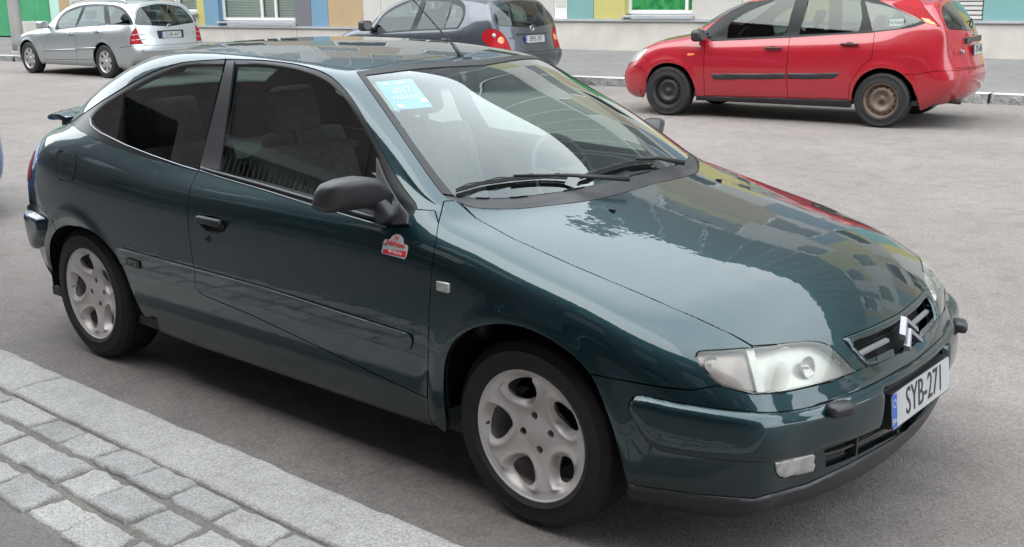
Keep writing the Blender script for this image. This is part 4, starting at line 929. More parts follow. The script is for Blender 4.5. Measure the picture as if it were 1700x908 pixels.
    for s in (-1,1):
        pts=[]
        for px,py in ((1430,588),(1455,575),(1482,562)):
            c,nn=hit(px,py); c=c-nn*.018; pts.append((c[0],s*abs(c[1]),c[2]))
        mb=MB()
        for (p,q) in zip(pts[:-1],pts[1:]):
            mb.add([(c[0]+dx,c[1],c[2]+dz) for c in (p,q) for dx,dz in ((-.006,-.0065),(.006,-.005),(.006,.004),(-.006,.0065))],[(0,1,5,4),(1,2,6,5),(2,3,7,6),(3,0,4,7),(0,3,2,1),(4,5,6,7)])
        mb.build('grille_bar',M['barsilver'],car)
    for dz in (.0,-.032):
        w,d,t=.050,.040,.0080; mb=MB(); x0=2.060-dz*.50; z0=.619+dz
        for sg in (-1,1):
            V=[]
            for yy,zz,xx in ((0,z0,x0),(sg*w,z0-d,x0+.018)):
                V+=[(xx-.004,yy,zz+t),(xx+.014,yy,zz+t*.75),(xx+.018,yy,zz-t*1.05),(xx-.004,yy,zz-t*1.3)]
            mb.add(V,[(0,1,5,4),(1,2,6,5),(2,3,7,6),(3,0,4,7),(4,5,6,7),(0,3,2,1)])
        mb.build('chevron_badge',M['emblem'],car)
    mb=MB()
    for i in range(3): 
        z=.60-i*.028
        for s in (-1,1): mb.tube([(xat(.28)-.035,s*.28,z-.004),(xat(.15)-.033,s*.15,z),(xat(0)-.03,0,z)],.003,5)
    mb.build('grille_slats',M['plastic_d'],car)
    # lower intake
    v,n,t=S.piece(19); panel('intake_backing',v,n,t,M['black'],car,gap=-.004,lip=0,offset=-.05,mirror='weld')
    mb=MB(); cL,_=hit(1372,760); 
    for zz in (0.0,):
        pts=[]
        for a,b in ((1372,758),(1400,750),(1440,733),(1470,716)):
            c,nn=hit(a,b); pts.append(c-nn*.012)
        ctr=np.array([pts[-1][0]+.015,0,pts[-1][2]])
        mb.tube(pts+[ctr]+[p*[1,-1,1] for p in pts[::-1]],.006,6)
    mb.build('intake_bar',M['plastic_d'],car)
    for s in (-1,1):
        c,nn=hit(1424,742); c=c-nn*.006; MB().box((c[0]-.03,s*abs(c[1])-.006,c[2]-.026),(c[0]+.004,s*abs(c[1])+.006,c[2]+.026)).build('intake_post',M['plastic_d'],car)
        # over-rider plugs (headlamp washers)
        c,nn=hit(1381,676); c=np.array([c[0],s*abs(c[1]),c[2]]); wj=MB().box((-.022,-.040,-.018),(.022,.040,.018)).build('washer_jet',M['plastic'],car,smooth=True,bevel=.014); wj.location=c+np.array([.026,s*.008,.004]); wj.rotation_euler=(0,R_(6),s*R_(24))
        c,nn=hit(1017,350); j=MB().box((-.012,-.006,-.002),(.010,.006,.006)).build('screen_washer_nozzle',M['plastic_d'],car,bevel=.002); j.location=(c[0],s*abs(c[1]),c[2]+.001)
    # plate
    pp=plate(car,(2.136,0,.404),(.02,1,0),(-.10,0,1),.442,.112,'SYB-271',fs=.118,st=.70)
    MB().box((2.095,-.216,.35),(2.128,.216,.458)).build('plate_carrier',M['plastic_d'],car)
    # antenna
    c=bp(770,97,1,0); a=MB().tube([(c[0],0,c[2]-.01),(c[0]-.02,0,c[2]+.015),(c[0]-.06,0,c[2]+.055)],[.012,.009,.006],8).build('antenna',M['plastic_d'],car,smooth=True)
    MB().tube([(c[0]-.055,0,c[2]+.05),(.032,0,1.55),(-.10,0,1.655)],[.0035,.0028,.0018],6).build('antenna_mast',M['plastic_d'],a)
    MB().box((c[0]-.035,-.022,c[2]-.012),(c[0]+.025,.022,c[2]+.006)).build('antenna_foot',M['plastic_d'],a,bevel=.005)
    # wipers
    for blade,arm in ((((757,320),(800,308),(850,301),(905,297),(940,299)),((940,301),(985,299),(1045,297))),(((962,299),(1000,286),(1050,273),(1085,270)),((1060,274),(1095,274),(1135,270)))):
        pts=[]
        for a,b in blade:
            c,nn=hit(a,b) 
            if c is not None: pts.append((c,nn))
        if len(pts)<len(blade):
            pts=[]
            for a,b in blade:
                # beyond the centre line: mirror of the near half surface
                d=ray(a,b); Cm=CAM_C*[1,-1,1]; dm=d*[1,-1,1]
                aV=HV[HT[:,0]];e1=HV[HT[:,1]]-aV;e2=HV[HT[:,2]]-aV; h=np.cross(dm,e2); det=(e1*h).sum(1); det[np.abs(det)<1e-12]=1e-12; s_=Cm-aV; u=(s_*h).sum(1)/det; q=np.cross(s_,e1); v_=(q@dm)/det; tt=(e2*q).sum(1)/det
                ok=(u>-1e-4)&(v_>-1e-4)&(u+v_<1+1e-4)&(tt>0); 
                c,nn=hit(a,b)
                if c is None and ok.any():
                    i=np.nonzero(ok)[0][np.argmin(tt[ok])]; c=(Cm+dm*tt[i])*[1,-1,1]; nn=HN[HT[i]].mean(0)*[1,-1,1]
                if c is not None: pts.append((c,nn))
        w=MB().tube([c+nn*.016 for c,nn in pts],.0042,6).build('wiper',M['plastic_d'],car)
        MB().tube([c+nn*.006 for c,nn in pts],.0035,4).build('wiper_rubber',M['rubber'],w)
        e=pts[-1][0]+pts[-1][1]*.022
        A=[]
        for a,b in arm:
            A.append(bp(a,b,2,.975 if a<1060 else .965))
        mid=pts[len(pts)//2]; MB().tube([mid[0]+mid[1]*.026,e,A[-1]+np.array([0,0,-.0])],[.004,.006,.010],8).build('wiper_arm',M['plastic_d'],w,smooth=True)
        fr=MB()
        for i in range(len(pts)-1):
            p=(pts[i][0]+pts[i+1][0])/2; nn=pts[i][1]; fr.tube([pts[i][0]+nn*.017,p+nn*.027,pts[i+1][0]+nn*.017],.0022,5)
        fr.build('wiper_frame',M['plastic_d'],w)
    # spoiler
    mb=MB(); yy=np.linspace(-.60,.60,25); prof=[(0,.004),(.03,.018),(.10,.030),(.2,.034),(.33,.016),(.33,-.020),(.2,-.012),(.1,-.022),(.02,-.020),(0,-.010)]
    V=[];F=[];n=len(prof)
    for y in yy:
        k=abs(y)/.60; x0=-2.02+.15*k**3; zz=1.043-.016*k**2; sc_=1-.45*k**6
        for a,b in prof: V.append((x0+a*sc_,y,zz+b*sc_))
    for i in range(len(yy)-1):
        for k in range(n): F.append((i*n+k,i*n+(k+1)%n,(i+1)*n+(k+1)%n,(i+1)*n+k))
    F+= [tuple(range(n)),tuple((len(yy)-1)*n+k for k in range(n))]
    mb.add(V,F).build('rear_spoiler',g,car,auto=1.2)
    for s in (-1,1): MB().box((-1.86,s*.50-.04,.965),(-1.70,s*.50+.03,1.055)).build('spoiler_foot',M['plastic_d'],car,bevel=.01)
    # stickers
    c,nn=hit(657,411); u=(P0(684,424)-P0(630,410)); u/=np.linalg.norm(u); up=np.cross(nn,u); up=up if up[2]>0 else -up; nz_=np.cross(u,up); nz_=nz_ if nz_@nn>0 else -nz_
    out=[(-.050,-.028),(.050,-.028),(.056,-.020),(.056,.008),(.050,.016),(.034,.018),(.026,.034),(.012,.042),(-.006,.042),(-.020,.034),(-.030,.020),(-.048,.018),(-.054,.010),(-.054,-.022)]
    sk=slab(MB(),out,c+nn*.003,u,up,nz_,.0008).build('rally_sticker',M['plate'],car)
    slab(MB(),[(-.048,-.014),(-.02,-.010),(.02,-.006),(.050,-.003),(.052,-.022),(-.046,-.026)],c+nn*.0042,u,up,nz_,.0004).build('sticker_band',M['red_print'],sk)
    q=c+nn*.005
    text('sticker_title','RallyPoland',.021,M['red_print'],sk,q+up*.011+u*0.0,u,up,stretch=.82); text('sticker_number','74',.020,M['red_print'],sk,q+up*.029,u,up)
    text('sticker_sponsor','ORLEN',.014,M['white'],sk,q-up*.015+u*.012,u,up); slab(MB(),[(-.005,-.004),(.004,-.005),(.006,.002),(0,.005),(-.006,.001)],q-up*.014-u*.018,u,up,nz_,.0003).build('sticker_emblem',M['white'],sk)
    text('sticker_small_print','09-12',.007,M['plateblack'],sk,q+up*.002-u*.042,u,up)
    # VTS badge
    c,nn=hit(224,436); u=(P0(240,441)-P0(208,431)); u/=np.linalg.norm(u); up=np.cross(nn,u); up=up if up[2]>0 else -up
    bd=slab(MB(),[(-.048,-.016),(.048,-.016),(.050,.0),(.046,.016),(-.046,.016),(-.050,.0)],c+nn*.009,u,up,nn,.003).build('badge',M['plastic_d'],car); text('badge_lettering','VTS',.030,M['trim_chrome'],bd,c+nn*.0125,u,up,ext=.001,stretch=1.15)
    # parking card inside the windscreen
    K=[P0(*q) for q in ((622,131),(684,126),(718,172),(657,178))]; cK=sum(K)/4; hu=(K[1]-K[0]+K[2]-K[3])/4; hv=(K[0]-K[3]+K[1]-K[2])/4; nn=np.cross(hu,hv); nn/=np.linalg.norm(nn); nn=nn if nn[2]>0 else -nn
    cK=cK-nn*.012; K=[cK-hu+hv,cK+hu+hv,cK+hu-hv,cK-hu-hv]
    pc=MB().add([tuple(k) for k in K]+[tuple(k-nn*.001) for k in K],[(0,1,2,3),(4,5,6,7),(0,1,5,4),(1,2,6,5),(2,3,7,6),(3,0,4,7)]).build('parking_card',M['sticker_blue'],car)
    u=(K[1]-K[0])/np.linalg.norm(K[1]-K[0]); up=(K[0]-K[3]); up/=np.linalg.norm(up); cen=sum(K)/4+nn*.0015
    wdt=np.linalg.norm(K[1]-K[0]); hgt=np.linalg.norm(K[0]-K[3])
    text('card_year','2017',hgt*.30,M['white'],pc,cen+up*hgt*.12,u,up,stretch=.60*wdt/(2.25*hgt*.30)); text('card_word','PARKING',hgt*.20,M['white'],pc,cen-up*hgt*.13+u*wdt*.03,u,up,stretch=.80*wdt/(4.3*hgt*.20))
    for a,b in ((-.28,-.40),(.40,-.28)): slab(MB(),[(-wdt*.09,-hgt*.06),(wdt*.09,-hgt*.06),(wdt*.09,hgt*.06),(-wdt*.09,hgt*.06)],cen+u*wdt*a+up*hgt*b,u,up,nn,.0005).build('card_box',M['white'],pc)
    text('card_digit','1',hgt*.11,M['plateblack'],pc,cen+nn*.002+u*wdt*-.25-up*hgt*.40,u,up)
    for a,w_ in ((-.28,.22),(.12,.36)): slab(MB(),[(-wdt*w_/2,-hgt*.02),(wdt*w_/2,-hgt*.02),(wdt*w_*.3,hgt*.05),(-wdt*w_*.35,hgt*.03)],cen+u*wdt*a+up*hgt*.38,u,up,nn,.0005).build('card_emblem',M['white'],pc)
    # interior mirror and sensor patch
    c,nn=hit(800,145); MB().box((-.03,-.11,-.03),(.0,.11,.03)).build('rear_view_mirror',M['plastic_d'],car,bevel=.012).location=(.17,.0,1.25)
    # cabin
    ca=MB().box((-1.75,-.74,.20),(1.05,.74,.24)).build('cabin_floor',M['inner'],car)
    MB().box((.72,-.70,.50),(1.02,.70,.865)).build('dashboard',M['plastic_d'],car,bevel=.05,smooth=True)
    for s in (-1,1):
        MB().box((-.40,s*.77-.03,.30),(.80,s*.77+.03,.885)).build('door_lining',M['inner'],car); MB().box((-1.55,s*.72-.02,.70),(-.42,s*.72+.02,.88)).build('rear_lining',M['inner'],car)
    seat(car,-.05,-.36,M['seat']); seat(car,-.05,.36,M['seat'])
    for s in (-1,1): seat(car,-.95,s*.34,M['seat'],z=.32,h=.52)
    MB().box((-1.68,-.66,.80),(-1.08,.66,.83)).build('parcel_shelf',M['inner'],car)
    steering(car,.50,.37,.83)
    # dark backing behind the skin
    Vb=S.V-S.N*.022; keep=~np.isin(S.L,[8,9,12,20,99,4,15,19]); tt=S.T[keep]; u,inv=np.unique(tt,return_inverse=True); vv=Vb[u]; tr=inv.reshape(-1,3)
    V2=np.concatenate([vv,vv*[1,-1,1]]); T2=np.concatenate([tr,tr[:,::-1]+len(vv)]); mesh('inner_shell',V2,T2,M['black'],car)
    for ax in (1.27,-1.27):
        for s in (-1,1):
            a=np.linspace(R_(-6),R_(186),28); V=[];F=[]
            for t in a:
                for r,y in (((.372,.815),(.385,.78),(.385,.45)) if ax>0 else ((.345,.80),(.350,.77),(.350,.45))): V.append((ax+r*math.cos(t),s*y,.31+r*math.sin(t)))
            for i in range(len(a)-1):
                for k in range(2): F.append((i*3+k,i*3+k+1,(i+1)*3+k+1,(i+1)*3+k))
            n=len(V); V+= [(ax,s*.45,.31)]; F+=[(i*3+2,(i+1)*3+2,n) for i in range(len(a)-1)]
            mesh('wheel_arch_liner',V,F,M['black'],car)
    MB().box((-.62,-.60,.22),(.88,.66,.25)).box((-1.25,-.45,.24),(-.62,.45,.27)).box((.88,-.55,.20),(1.70,.55,.23)).build('underbody',M['black'],car)
    wm=hero_wheel_meshes(); od=['rim_face','rim_barrel','brake_disc']
    for ax in (1.27,-1.27):
        for s in (-1,1):
            add_wheel(car,wm,ax,s*.7075,.297,od,flip=(s>0),rot=R_(0 if ax>0 else 3),dy=-.0915+.006)
    return car
hero=build_hero()
# ---------------------------------------------------------------- cars across the street
def gcage(cols,fctr,rctr,lvl=3):
    """cols: 12-point columns on the y>0 half"""
    def end(col,ctr,p,ty):
        out=[]
        for r in range(6):
            row=[];x0,y0,z0=col[r];x1,_,z1=ctr[r]
            for y in ty:
                k=min(1,y/y0); row.append((x1+(x0-x1)*k**p,y,z1+(z0-z1)*k**p))
            out.append(row)
        return out
    return cage_mesh(cols,end(cols[0],fctr,2.3,(.60,.47,.34,.18,0.)),end(cols[-1],rctr,2.6,(.62,.52,.36,.19,0.)),lvl)
def sd(x,w,zb,zs=None,zl=.2):
    ys=[w*k for k in (.90,.955,.985,1,.998,.978)]; z=zs or (zl,zl+.07,.40,.56,.56+(zb-.56)*.45,.56+(zb-.56)*.80)
    return [(x,ys[i],z[i]) for i in range(6)]
def T5(x,*p):  # five (y,z[,dx]) top points
    return [(x+(q[2] if len(q)>2 else 0),q[0],q[1]) for q in p]
def cols_hatch():
    c=[[(1.86,.64,.20),(1.92,.69,.26),(1.95,.71,.36),(1.96,.71,.45),(1.95,.70,.53),(1.93,.68,.60),(1.90,.64,.69),(1.93,.55,.695),(1.96,.43,.69),(1.99,.33,.685),(2.02,.2,.68),(2.03,0,.68)]]
    c.append(sd(1.72,.825,.75,(.2,.27,.36,.47,.58,.67))+[(1.72,.755,.765)]+T5(1.74,(.66,.80),(.54,.82,.02),(.42,.83,.04),(.25,.84,.06),(0,.845,.06)))
    c.append(sd(1.5,.84,.82,(.2,.27,.37,.49,.62,.74))+[(1.5,.785,.84)]+T5(1.5,(.68,.885),(.55,.905,.02),(.42,.915,.03),(.25,.925,.05),(0,.93,.06)))
    c.append(sd(1.28,.85,.86,(.2,.27,.38,.51,.66,.79))+[(1.28,.79,.885)]+T5(1.28,(.69,.925),(.56,.945),(.42,.955,.02),(.25,.965,.05),(0,.97,.06)))
    c.append(sd(1.05,.85,.88)+[(1.05,.79,.905)]+T5(1.06,(.72,.95),(.62,.97,.02),(.5,.98,.06),(.3,.99,.14),(0,.995,.18)))
    c.append(sd(.92,.85,.90)+[(.92,.785,.92)]+T5(.93,(.74,.965),(.69,.99,.02),(.63,1.01,.07),(.38,1.03,.19),(0,1.04,.24)))
    c.append(sd(.72,.85,.91)+[(.72,.78,.935)]+T5(.72,(.745,1.03),(.685,1.145,-.02),(.63,1.175,.02),(.38,1.21,.14),(0,1.22,.18)))
    c.append(sd(.42,.85,.92)+[(.42,.78,.95)]+T5(.42,(.72,1.11),(.645,1.29,-.02),(.56,1.33,.02),(.36,1.37,.08),(0,1.38,.11)))
    c.append(sd(.10,.85,.935)+[(.1,.78,.965)]+T5(.1,(.72,1.13),(.63,1.35),(.55,1.395,.02),(.36,1.42,.03),(0,1.43,.03)))
    c.append(sd(-.3,.85,.95)+[(-.3,.78,.98)]+T5(-.3,(.72,1.15),(.625,1.365),(.54,1.41),(.35,1.435),(0,1.443)))
    c.append(sd(-.75,.85,.97)+[(-.75,.78,1.0)]+T5(-.75,(.72,1.16),(.625,1.36),(.54,1.405),(.35,1.43),(0,1.437)))
    c.append(sd(-1.15,.85,.99)+[(-1.15,.775,1.03)]+T5(-1.15,(.72,1.17),(.63,1.335),(.55,1.388),(.35,1.415),(0,1.42)))
    c.append(sd(-1.48,.84,1.0)+[(-1.48,.77,1.07)]+T5(-1.48,(.72,1.18),(.65,1.295),(.575,1.36),(.35,1.395),(0,1.40)))
    c.append(sd(-1.70,.81,.98)+[(-1.72,.75,1.06)]+T5(-1.72,(.71,1.14),(.655,1.24,.02),(.585,1.325,.05),(.35,1.37,.03),(0,1.38,.02)))
    c.append([(-1.82,.71,.26),(-1.91,.75,.34),(-1.965,.775,.45),(-1.985,.78,.57),(-1.93,.76,.72),(-1.91,.745,.88),(-1.875,.725,1.05),(-1.85,.675,1.15),(-1.80,.61,1.235),(-1.765,.55,1.305),(-1.765,.35,1.35),(-1.765,0,1.36)])
    return c,[(2.0,0,.19),(2.06,0,.26),(2.10,0,.36),(2.11,0,.45),(2.10,0,.54),(2.07,0,.62)],[(-2.02,0,.28),(-2.11,0,.36),(-2.155,0,.48),(-2.155,0,.64),(-2.075,0,.86),(-1.995,0,1.10)]
def cols_wagon():
    c=[[(1.84,.66,.2),(1.92,.71,.27),(1.95,.73,.37),(1.96,.735,.46),(1.95,.73,.54),(1.93,.71,.61),(1.89,.68,.69),(1.93,.58,.695),(1.97,.45,.69),(2.0,.34,.688),(2.04,.2,.685),(2.06,0,.68)]]
    c.append(sd(1.72,.835,.73,(.2,.27,.36,.47,.57,.66))+[(1.72,.775,.752)]+T5(1.72,(.68,.795),(.56,.81,.02),(.43,.82,.04),(.25,.83,.07),(0,.835,.08)))
    c.append(sd(1.48,.855,.78,(.2,.27,.37,.49,.61,.72))+[(1.48,.80,.805)]+T5(1.48,(.70,.845),(.57,.862,.02),(.43,.875,.04),(.25,.885,.06),(0,.89,.07)))
    c.append(sd(1.2,.86,.82,(.2,.27,.38,.50,.64,.76))+[(1.2,.805,.845)]+T5(1.2,(.71,.885),(.58,.903,.02),(.43,.915,.05),(.25,.925,.08),(0,.93,.09)))
    c.append(sd(.95,.865,.85)+[(.95,.80,.87)]+T5(.95,(.73,.91),(.62,.93,.03),(.5,.94,.06),(.3,.95,.10),(0,.955,.13)))
    c.append(sd(.75,.865,.865)+[(.75,.80,.888)]+T5(.75,(.75,.935),(.70,.965,.02),(.64,.975,.07),(.38,.985,.18),(0,.99,.23)))
    c.append(sd(.52,.865,.88)+[(.52,.795,.905)]+T5(.52,(.74,1.01),(.685,1.10,-.02),(.62,1.13,.02),(.38,1.15,.13),(0,1.16,.18)))
    c.append(sd(.22,.865,.90)+[(.22,.79,.925)]+T5(.22,(.72,1.08),(.64,1.26,-.02),(.56,1.295,.02),(.36,1.33,.10),(0,1.34,.13)))
    c.append(sd(-.15,.865,.91)+[(-.15,.788,.945)]+T5(-.15,(.72,1.12),(.63,1.34),(.54,1.39),(.36,1.42),(0,1.432)))
    c.append(sd(-.6,.865,.93)+[(-.6,.788,.96)]+T5(-.6,(.72,1.13),(.62,1.37),(.54,1.42),(.35,1.445),(0,1.455)))
    c.append(sd(-1.1,.865,.94)+[(-1.1,.788,.975)]+T5(-1.1,(.72,1.14),(.62,1.37),(.54,1.42),(.35,1.445),(0,1.453)))
    c.append(sd(-1.55,.862,.95)+[(-1.55,.788,.985)]+T5(-1.55,(.72,1.14),(.625,1.36),(.545,1.405),(.35,1.433),(0,1.442)))
    c.append(sd(-1.88,.85,.955)+[(-1.9,.782,.992)]+T5(-1.9,(.73,1.13),(.645,1.30,.02),(.575,1.365,.02),(.35,1.405,.02),(0,1.417,.02)))
    c.append(sd(-2.04,.83,.95)+[(-2.08,.77,.985)]+T5(-2.05,(.725,1.09),(.66,1.23,.03),(.59,1.33,.08),(.35,1.38,.08),(0,1.39,.08)))
    c.append([(-2.08,.73,.27),(-2.16,.765,.34),(-2.22,.78,.44),(-2.24,.785,.55),(-2.20,.77,.68),(-2.18,.76,.84),(-2.15,.74,.98),(-2.12,.70,1.07),(-2.08,.64,1.19),(-2.035,.56,1.285),(-2.03,.35,1.335),(-2.03,0,1.35)])
    return c,[(2.02,0,.19),(2.08,0,.27),(2.11,0,.37),(2.115,0,.46),(2.11,0,.55),(2.09,0,.62)],[(-2.26,0,.28),(-2.33,0,.36),(-2.37,0,.47),(-2.38,0,.60),(-2.31,0,.80),(-2.25,0,1.02)]
def disc_mesh(kind,mt):
    """pressed steel wheel or cast wheel face"""
    nr,na=20,96; R0=.188 if kind!='alloy' else .205; rs=np.linspace(.012,R0,nr); pts=np.array([(r*math.cos(2*math.pi*k/na),r*math.sin(2*math.pi*k/na)) for r in rs for k in range(na)]); r=np.hypot(pts[:,0],pts[:,1])
    if kind=='steel': y=.045-.030*np.exp(-((r-.115)/.035)**2)-.02*np.exp(-(r/.035)**2)
    else: y=.030-.022*np.clip(r/.2,0,1)-.006*np.exp(-(r/.05)**2)
    V=np.stack([pts[:,0],y,pts[:,1]],1); Q=np.array([(i*na+k,i*na+(k+1)%na,(i+1)*na+(k+1)%na,(i+1)*na+k) for i in range(nr-1) for k in range(na)])
    T=np.concatenate([Q[:,[0,1,2]],Q[:,[0,2,3]]]); V=np.concatenate([V,[[0,y[0]-.002,0]]]); T=np.concatenate([T,[(len(V)-1,(k+1)%na,k) for k in range(na)]])
    if vnormals(V,T)[:,1].mean()>0: T=T[:,::-1]
    S=Shell.__new__(Shell); S.V=V;S.T=T;S.N=vnormals(V,T);S.L=np.zeros(len(T),int);S.side=-1
    def hole(cr,ca,a,b):
        P=[]
        for t in np.linspace(0,2*math.pi,14,endpoint=False):
            u=cr+a*math.cos(t); v=b*math.sin(t)*(1+.35*math.cos(t) if kind=='alloy' else 1); P.append((u*math.cos(ca)-v*math.sin(ca),u*math.sin(ca)+v*math.cos(ca)))
        S.region(1,P,'side')
    if kind=='steel':
        for k in range(15): hole(.148,2*math.pi*k/15,.009,.012)
        for k in range(4): hole(.054,2*math.pi*k/4+.4,.006,.006)
    else:
        for k in range(7): hole(.145,2*math.pi*k/7+.3,.038,.026)
        for k in range(5): hole(.052,2*math.pi*k/5,.007,.007)
    v,nn,t=S.piece(0); o=panel('wheel_disc',v,nn,t,mt,None,gap=0,lip=.012); me=o.data; bpy.data.objects.remove(o); return me
def wheel_set(R,w,rim,kind,mt):
    rb=MB().lathe([(rim-.008,.0),(rim-.004,-.006),(rim+.002,-.006),(rim+.003,-.001),(rim-.004,.004),(rim-.016,.014),(rim-.02,.06),(rim-.02,.14)],48).build('rim',mt,False,auto=.9)
    back=MB().lathe([(.0,.07),(rim-.02,.07)],32).build('brake_drum',M['black'],False)
    d={'tyre':tyre_mesh(R,w,rim,M['tyre'],False),'wheel_disc':disc_mesh(kind,mt),'rim':rb,'brake_drum':back}
    if kind=='steel': d['hub_cap']=MB().lathe([(.0,.018),(.024,.018),(.028,.03)],20).build('hub_cap',M['steel'],False,smooth=True)
    else: d['hub_cap']=MB().lathe([(.0,.014),(.03,.014),(.034,.024)],20).build('hub_cap',M['alloy'],False,smooth=True)
    return d
class BG:
    def __init__(s,label,loc,yaw,cagef,mt,lvl=3,scale=(1,1,1),arch=(1.3,-1.3),mod=None):
        s.car=empty('parked_car',loc,yaw,label,'car'); s.mt=mt
        cols,fc,rc=cagef(); V,T=gcage(cols,fc,rc,lvl); V=V*np.array(scale)
        if mod: V=mod(V)
        for ax in arch:
            r=np.hypot(V[:,0]-ax,V[:,2]-.3); V[:,1]+=np.sign(V[:,1])*.010*np.exp(-((r-.38)/.035)**2)*(np.abs(V[:,1])>.6)
        c,sn=math.cos(yaw),math.sin(yaw); s.rot=np.array([[c,-sn,0],[sn,c,0],[0,0,1.]]); s.loc=np.array(loc,float)
        s.S=Shell(V,T,1,s.rot,s.loc); s.HV,s.HN,s.HT=s.S.V.copy(),s.S.N.copy(),s.S.T.copy(); s.arch=arch
    def hit(s,px,py):
        o=(CAM_C-s.loc)@s.rot; d=ray(px,py)@s.rot; V,T,N=s.HV,s.HT,s.HN
        a=V[T[:,0]];e1=V[T[:,1]]-a;e2=V[T[:,2]]-a; h=np.cross(d,e2); det=(e1*h).sum(1); det[np.abs(det)<1e-12]=1e-12
        q0=o-a; u=(q0*h).sum(1)/det; q=np.cross(q0,e1); v=(q@d)/det; t=(e2*q).sum(1)/det
        ok=(u>-1e-3)&(v>-1e-3)&(u+v<1.002)&(t>0)
        if not ok.any():
            m=V[T].mean(1); k=np.argmin(np.hypot(*(proj(m@s.rot.T+s.loc)-[px,py]).T)); return m[k],N[T[k]].mean(0)
        i=np.nonzero(ok)[0][np.argmin(t[ok])]; n=N[T[i]].mean(0); return o+d*t[i],n/np.linalg.norm(n)
    def sx(s,y,z):
        m=s.HV[:,0]<-1.4; V=s.HV[m]; k=np.argmin((V[:,1]-abs(y))**2+(V[:,2]-z)**2); return V[k,0]
    def P(s,name,lab,mt=None,mirror='flip',parent=None,**k):
        v,n,t=s.S.piece(lab); parent=parent or s.car; mt=mt or s.mt
        if not len(t): print('EMPTY',name); return None
        if mirror=='weld': return panel(name,v,n,t,mt,parent,mirror='weld',**k)
        a=panel(name,v,n,t,mt,parent,**k)
        return (a,panel(name,v,n,t,mt,parent,mirror='flip',**k)) if mirror=='flip' else a
    def panes(s,labs,mts):
        for nm,mt,(v,n,t) in zip(('front_window','rear_door_window','quarter_window'),mts,pane_fit([s.S.piece(l) for l in labs],-.004)):
            for fl in (None,'flip'): panel(nm,v,n,t,mt,s.car,gap=-.006,lip=0,mirror=fl)
    def band(s,name,px,r,mt,off=.002,mode='cam',both=True):
        pts=[]
        for a,b in px:
            c,n=s.hit(a,b); pts.append(c+n*off)
        for sg in ((1,-1) if both else (1,)): MB().tube([(p[0],p[1]*sg,p[2]) for p in pts],r,6).build(name,mt,s.car,smooth=True)
    def finish(s,ws,rad,track,glass_labels,steer=0):
        S=s.S; car=s.car
        Vb=S.V-S.N*.02; keep=~np.isin(S.L,list(glass_labels)+[99]); tt=S.T[keep]; u,inv=np.unique(tt,return_inverse=True); vv=Vb[u]; tr=inv.reshape(-1,3)
        mesh('inner_shell',np.concatenate([vv,vv*[1,-1,1]]),np.concatenate([tr,tr[:,::-1]+len(vv)]),M['black'],car)
        for ax in s.arch:
            for sg in (-1,1):
                a=np.linspace(R_(-6),R_(186),18); V=[];F=[]
                for t in a:
                    for r,y in ((.385,.82),(.39,.78),(.39,.45)): V.append((ax+r*math.cos(t),sg*y,.31+r*math.sin(t)))
                for i in range(len(a)-1):
                    for k in range(2): F.append((i*3+k,i*3+k+1,(i+1)*3+k+1,(i+1)*3+k))
                n=len(V); V+=[(ax,sg*.45,.31)]; F+=[(i*3+2,(i+1)*3+2,n) for i in range(len(a)-1)]
                mesh('wheel_arch_liner',V,F,M['black'],car)
                add_wheel(car,ws[0] if ax>0 else ws[1],ax,sg*track,rad,['rim','wheel_disc','brake_drum','hub_cap'],flip=(sg>0),rot=R_(17*ax),dy=-.085)
        MB().box((-.92,-.66,.22),(.92,.66,.26)).box((-1.6,-.52,.24),(-.92,.52,.27)).box((.92,-.52,.22),(1.7,.52,.25)).build('underbody',M['black'],car)
    def cabin(s,front,rear,dash,wheelx,z0=.36):
        car=s.car
        MB().box((-1.85,-.72,.25),(1.0,.72,.30)).build('cabin_floor',M['inner'],car)
        for sg in (-1,1):
            MB().box((rear-.1,sg*.745-.02,.45),(.85,sg*.745+.02,.90)).build('door_lining',M['inner'],car)
            seat(car,front,sg*.36,M['seat'],z=z0,h=.60); seat(car,rear,sg*.36,M['seat'],z=z0,h=.56)
        MB().box((dash,-.70,.55),(dash+.38,.70,.90)).build('dashboard',M['plastic_d'],car,bevel=.05,smooth=True)
        steering(car,wheelx,.36,.90)
    def mirrors(s,c,size=(.09,.10,.075),mt=None):
        for sg in (-1,1):
            o=MB().box((-size[0]/1.4,-size[1],-size[2]),(size[0]/1.4,size[1],size[2])).build('door_mirror',mt or M['plastic'],s.car,smooth=True,bevel=.045); o.location=(c[0],sg*c[1],c[2])
            MB().tube([(c[0],sg*(c[1]-.06),c[2]-.02),(c[0]+.05,sg*(c[1]-.16),c[2]-.04)],[.025,.03],8).build('mirror_arm',M['plastic'],o).location=(-c[0],-sg*c[1],-c[2])
            g=slab(MB(),[(.8*size[1]*math.cos(t),.75*size[2]*math.sin(t)) for t in np.linspace(0,6.28,16,endpoint=False)],(-size[0]/1.4-.002,0,0),(0,1,0),(0,0,1),(-1,0,0),.001).build('mirror_glass',M['chrome'],o)
    def handle(s,px,py,mt,rec=True,L=.10):
        c,n=s.hit(px,py)
        for sg in (1,-1):
            if rec:
                r=MB().lathe([(.001,0),(.05,0),(.052,.002)],20); r.V=[(a,b,d*.65) for a,b,d in r.V]; o=r.build('handle_recess',M['red_dark'] if s.mt is M['red'] else M['plastic_d'],s.car); o.location=(c[0],sg*(c[1]+.002),c[2]-.004)
            h=MB().box((-L,-.012,-.012),(L,.014,.012)).build('door_handle',mt,s.car,smooth=True,bevel=.009); h.location=(c[0],sg*(c[1]+.022),c[2]+.004)
M['red']=paint('red_paint',(.36,.004,.014),.0,.35,dirt=.10,coat_ior=1.5)
M['red_dark']=mat('red_recess',(.35,.01,.02),.4)
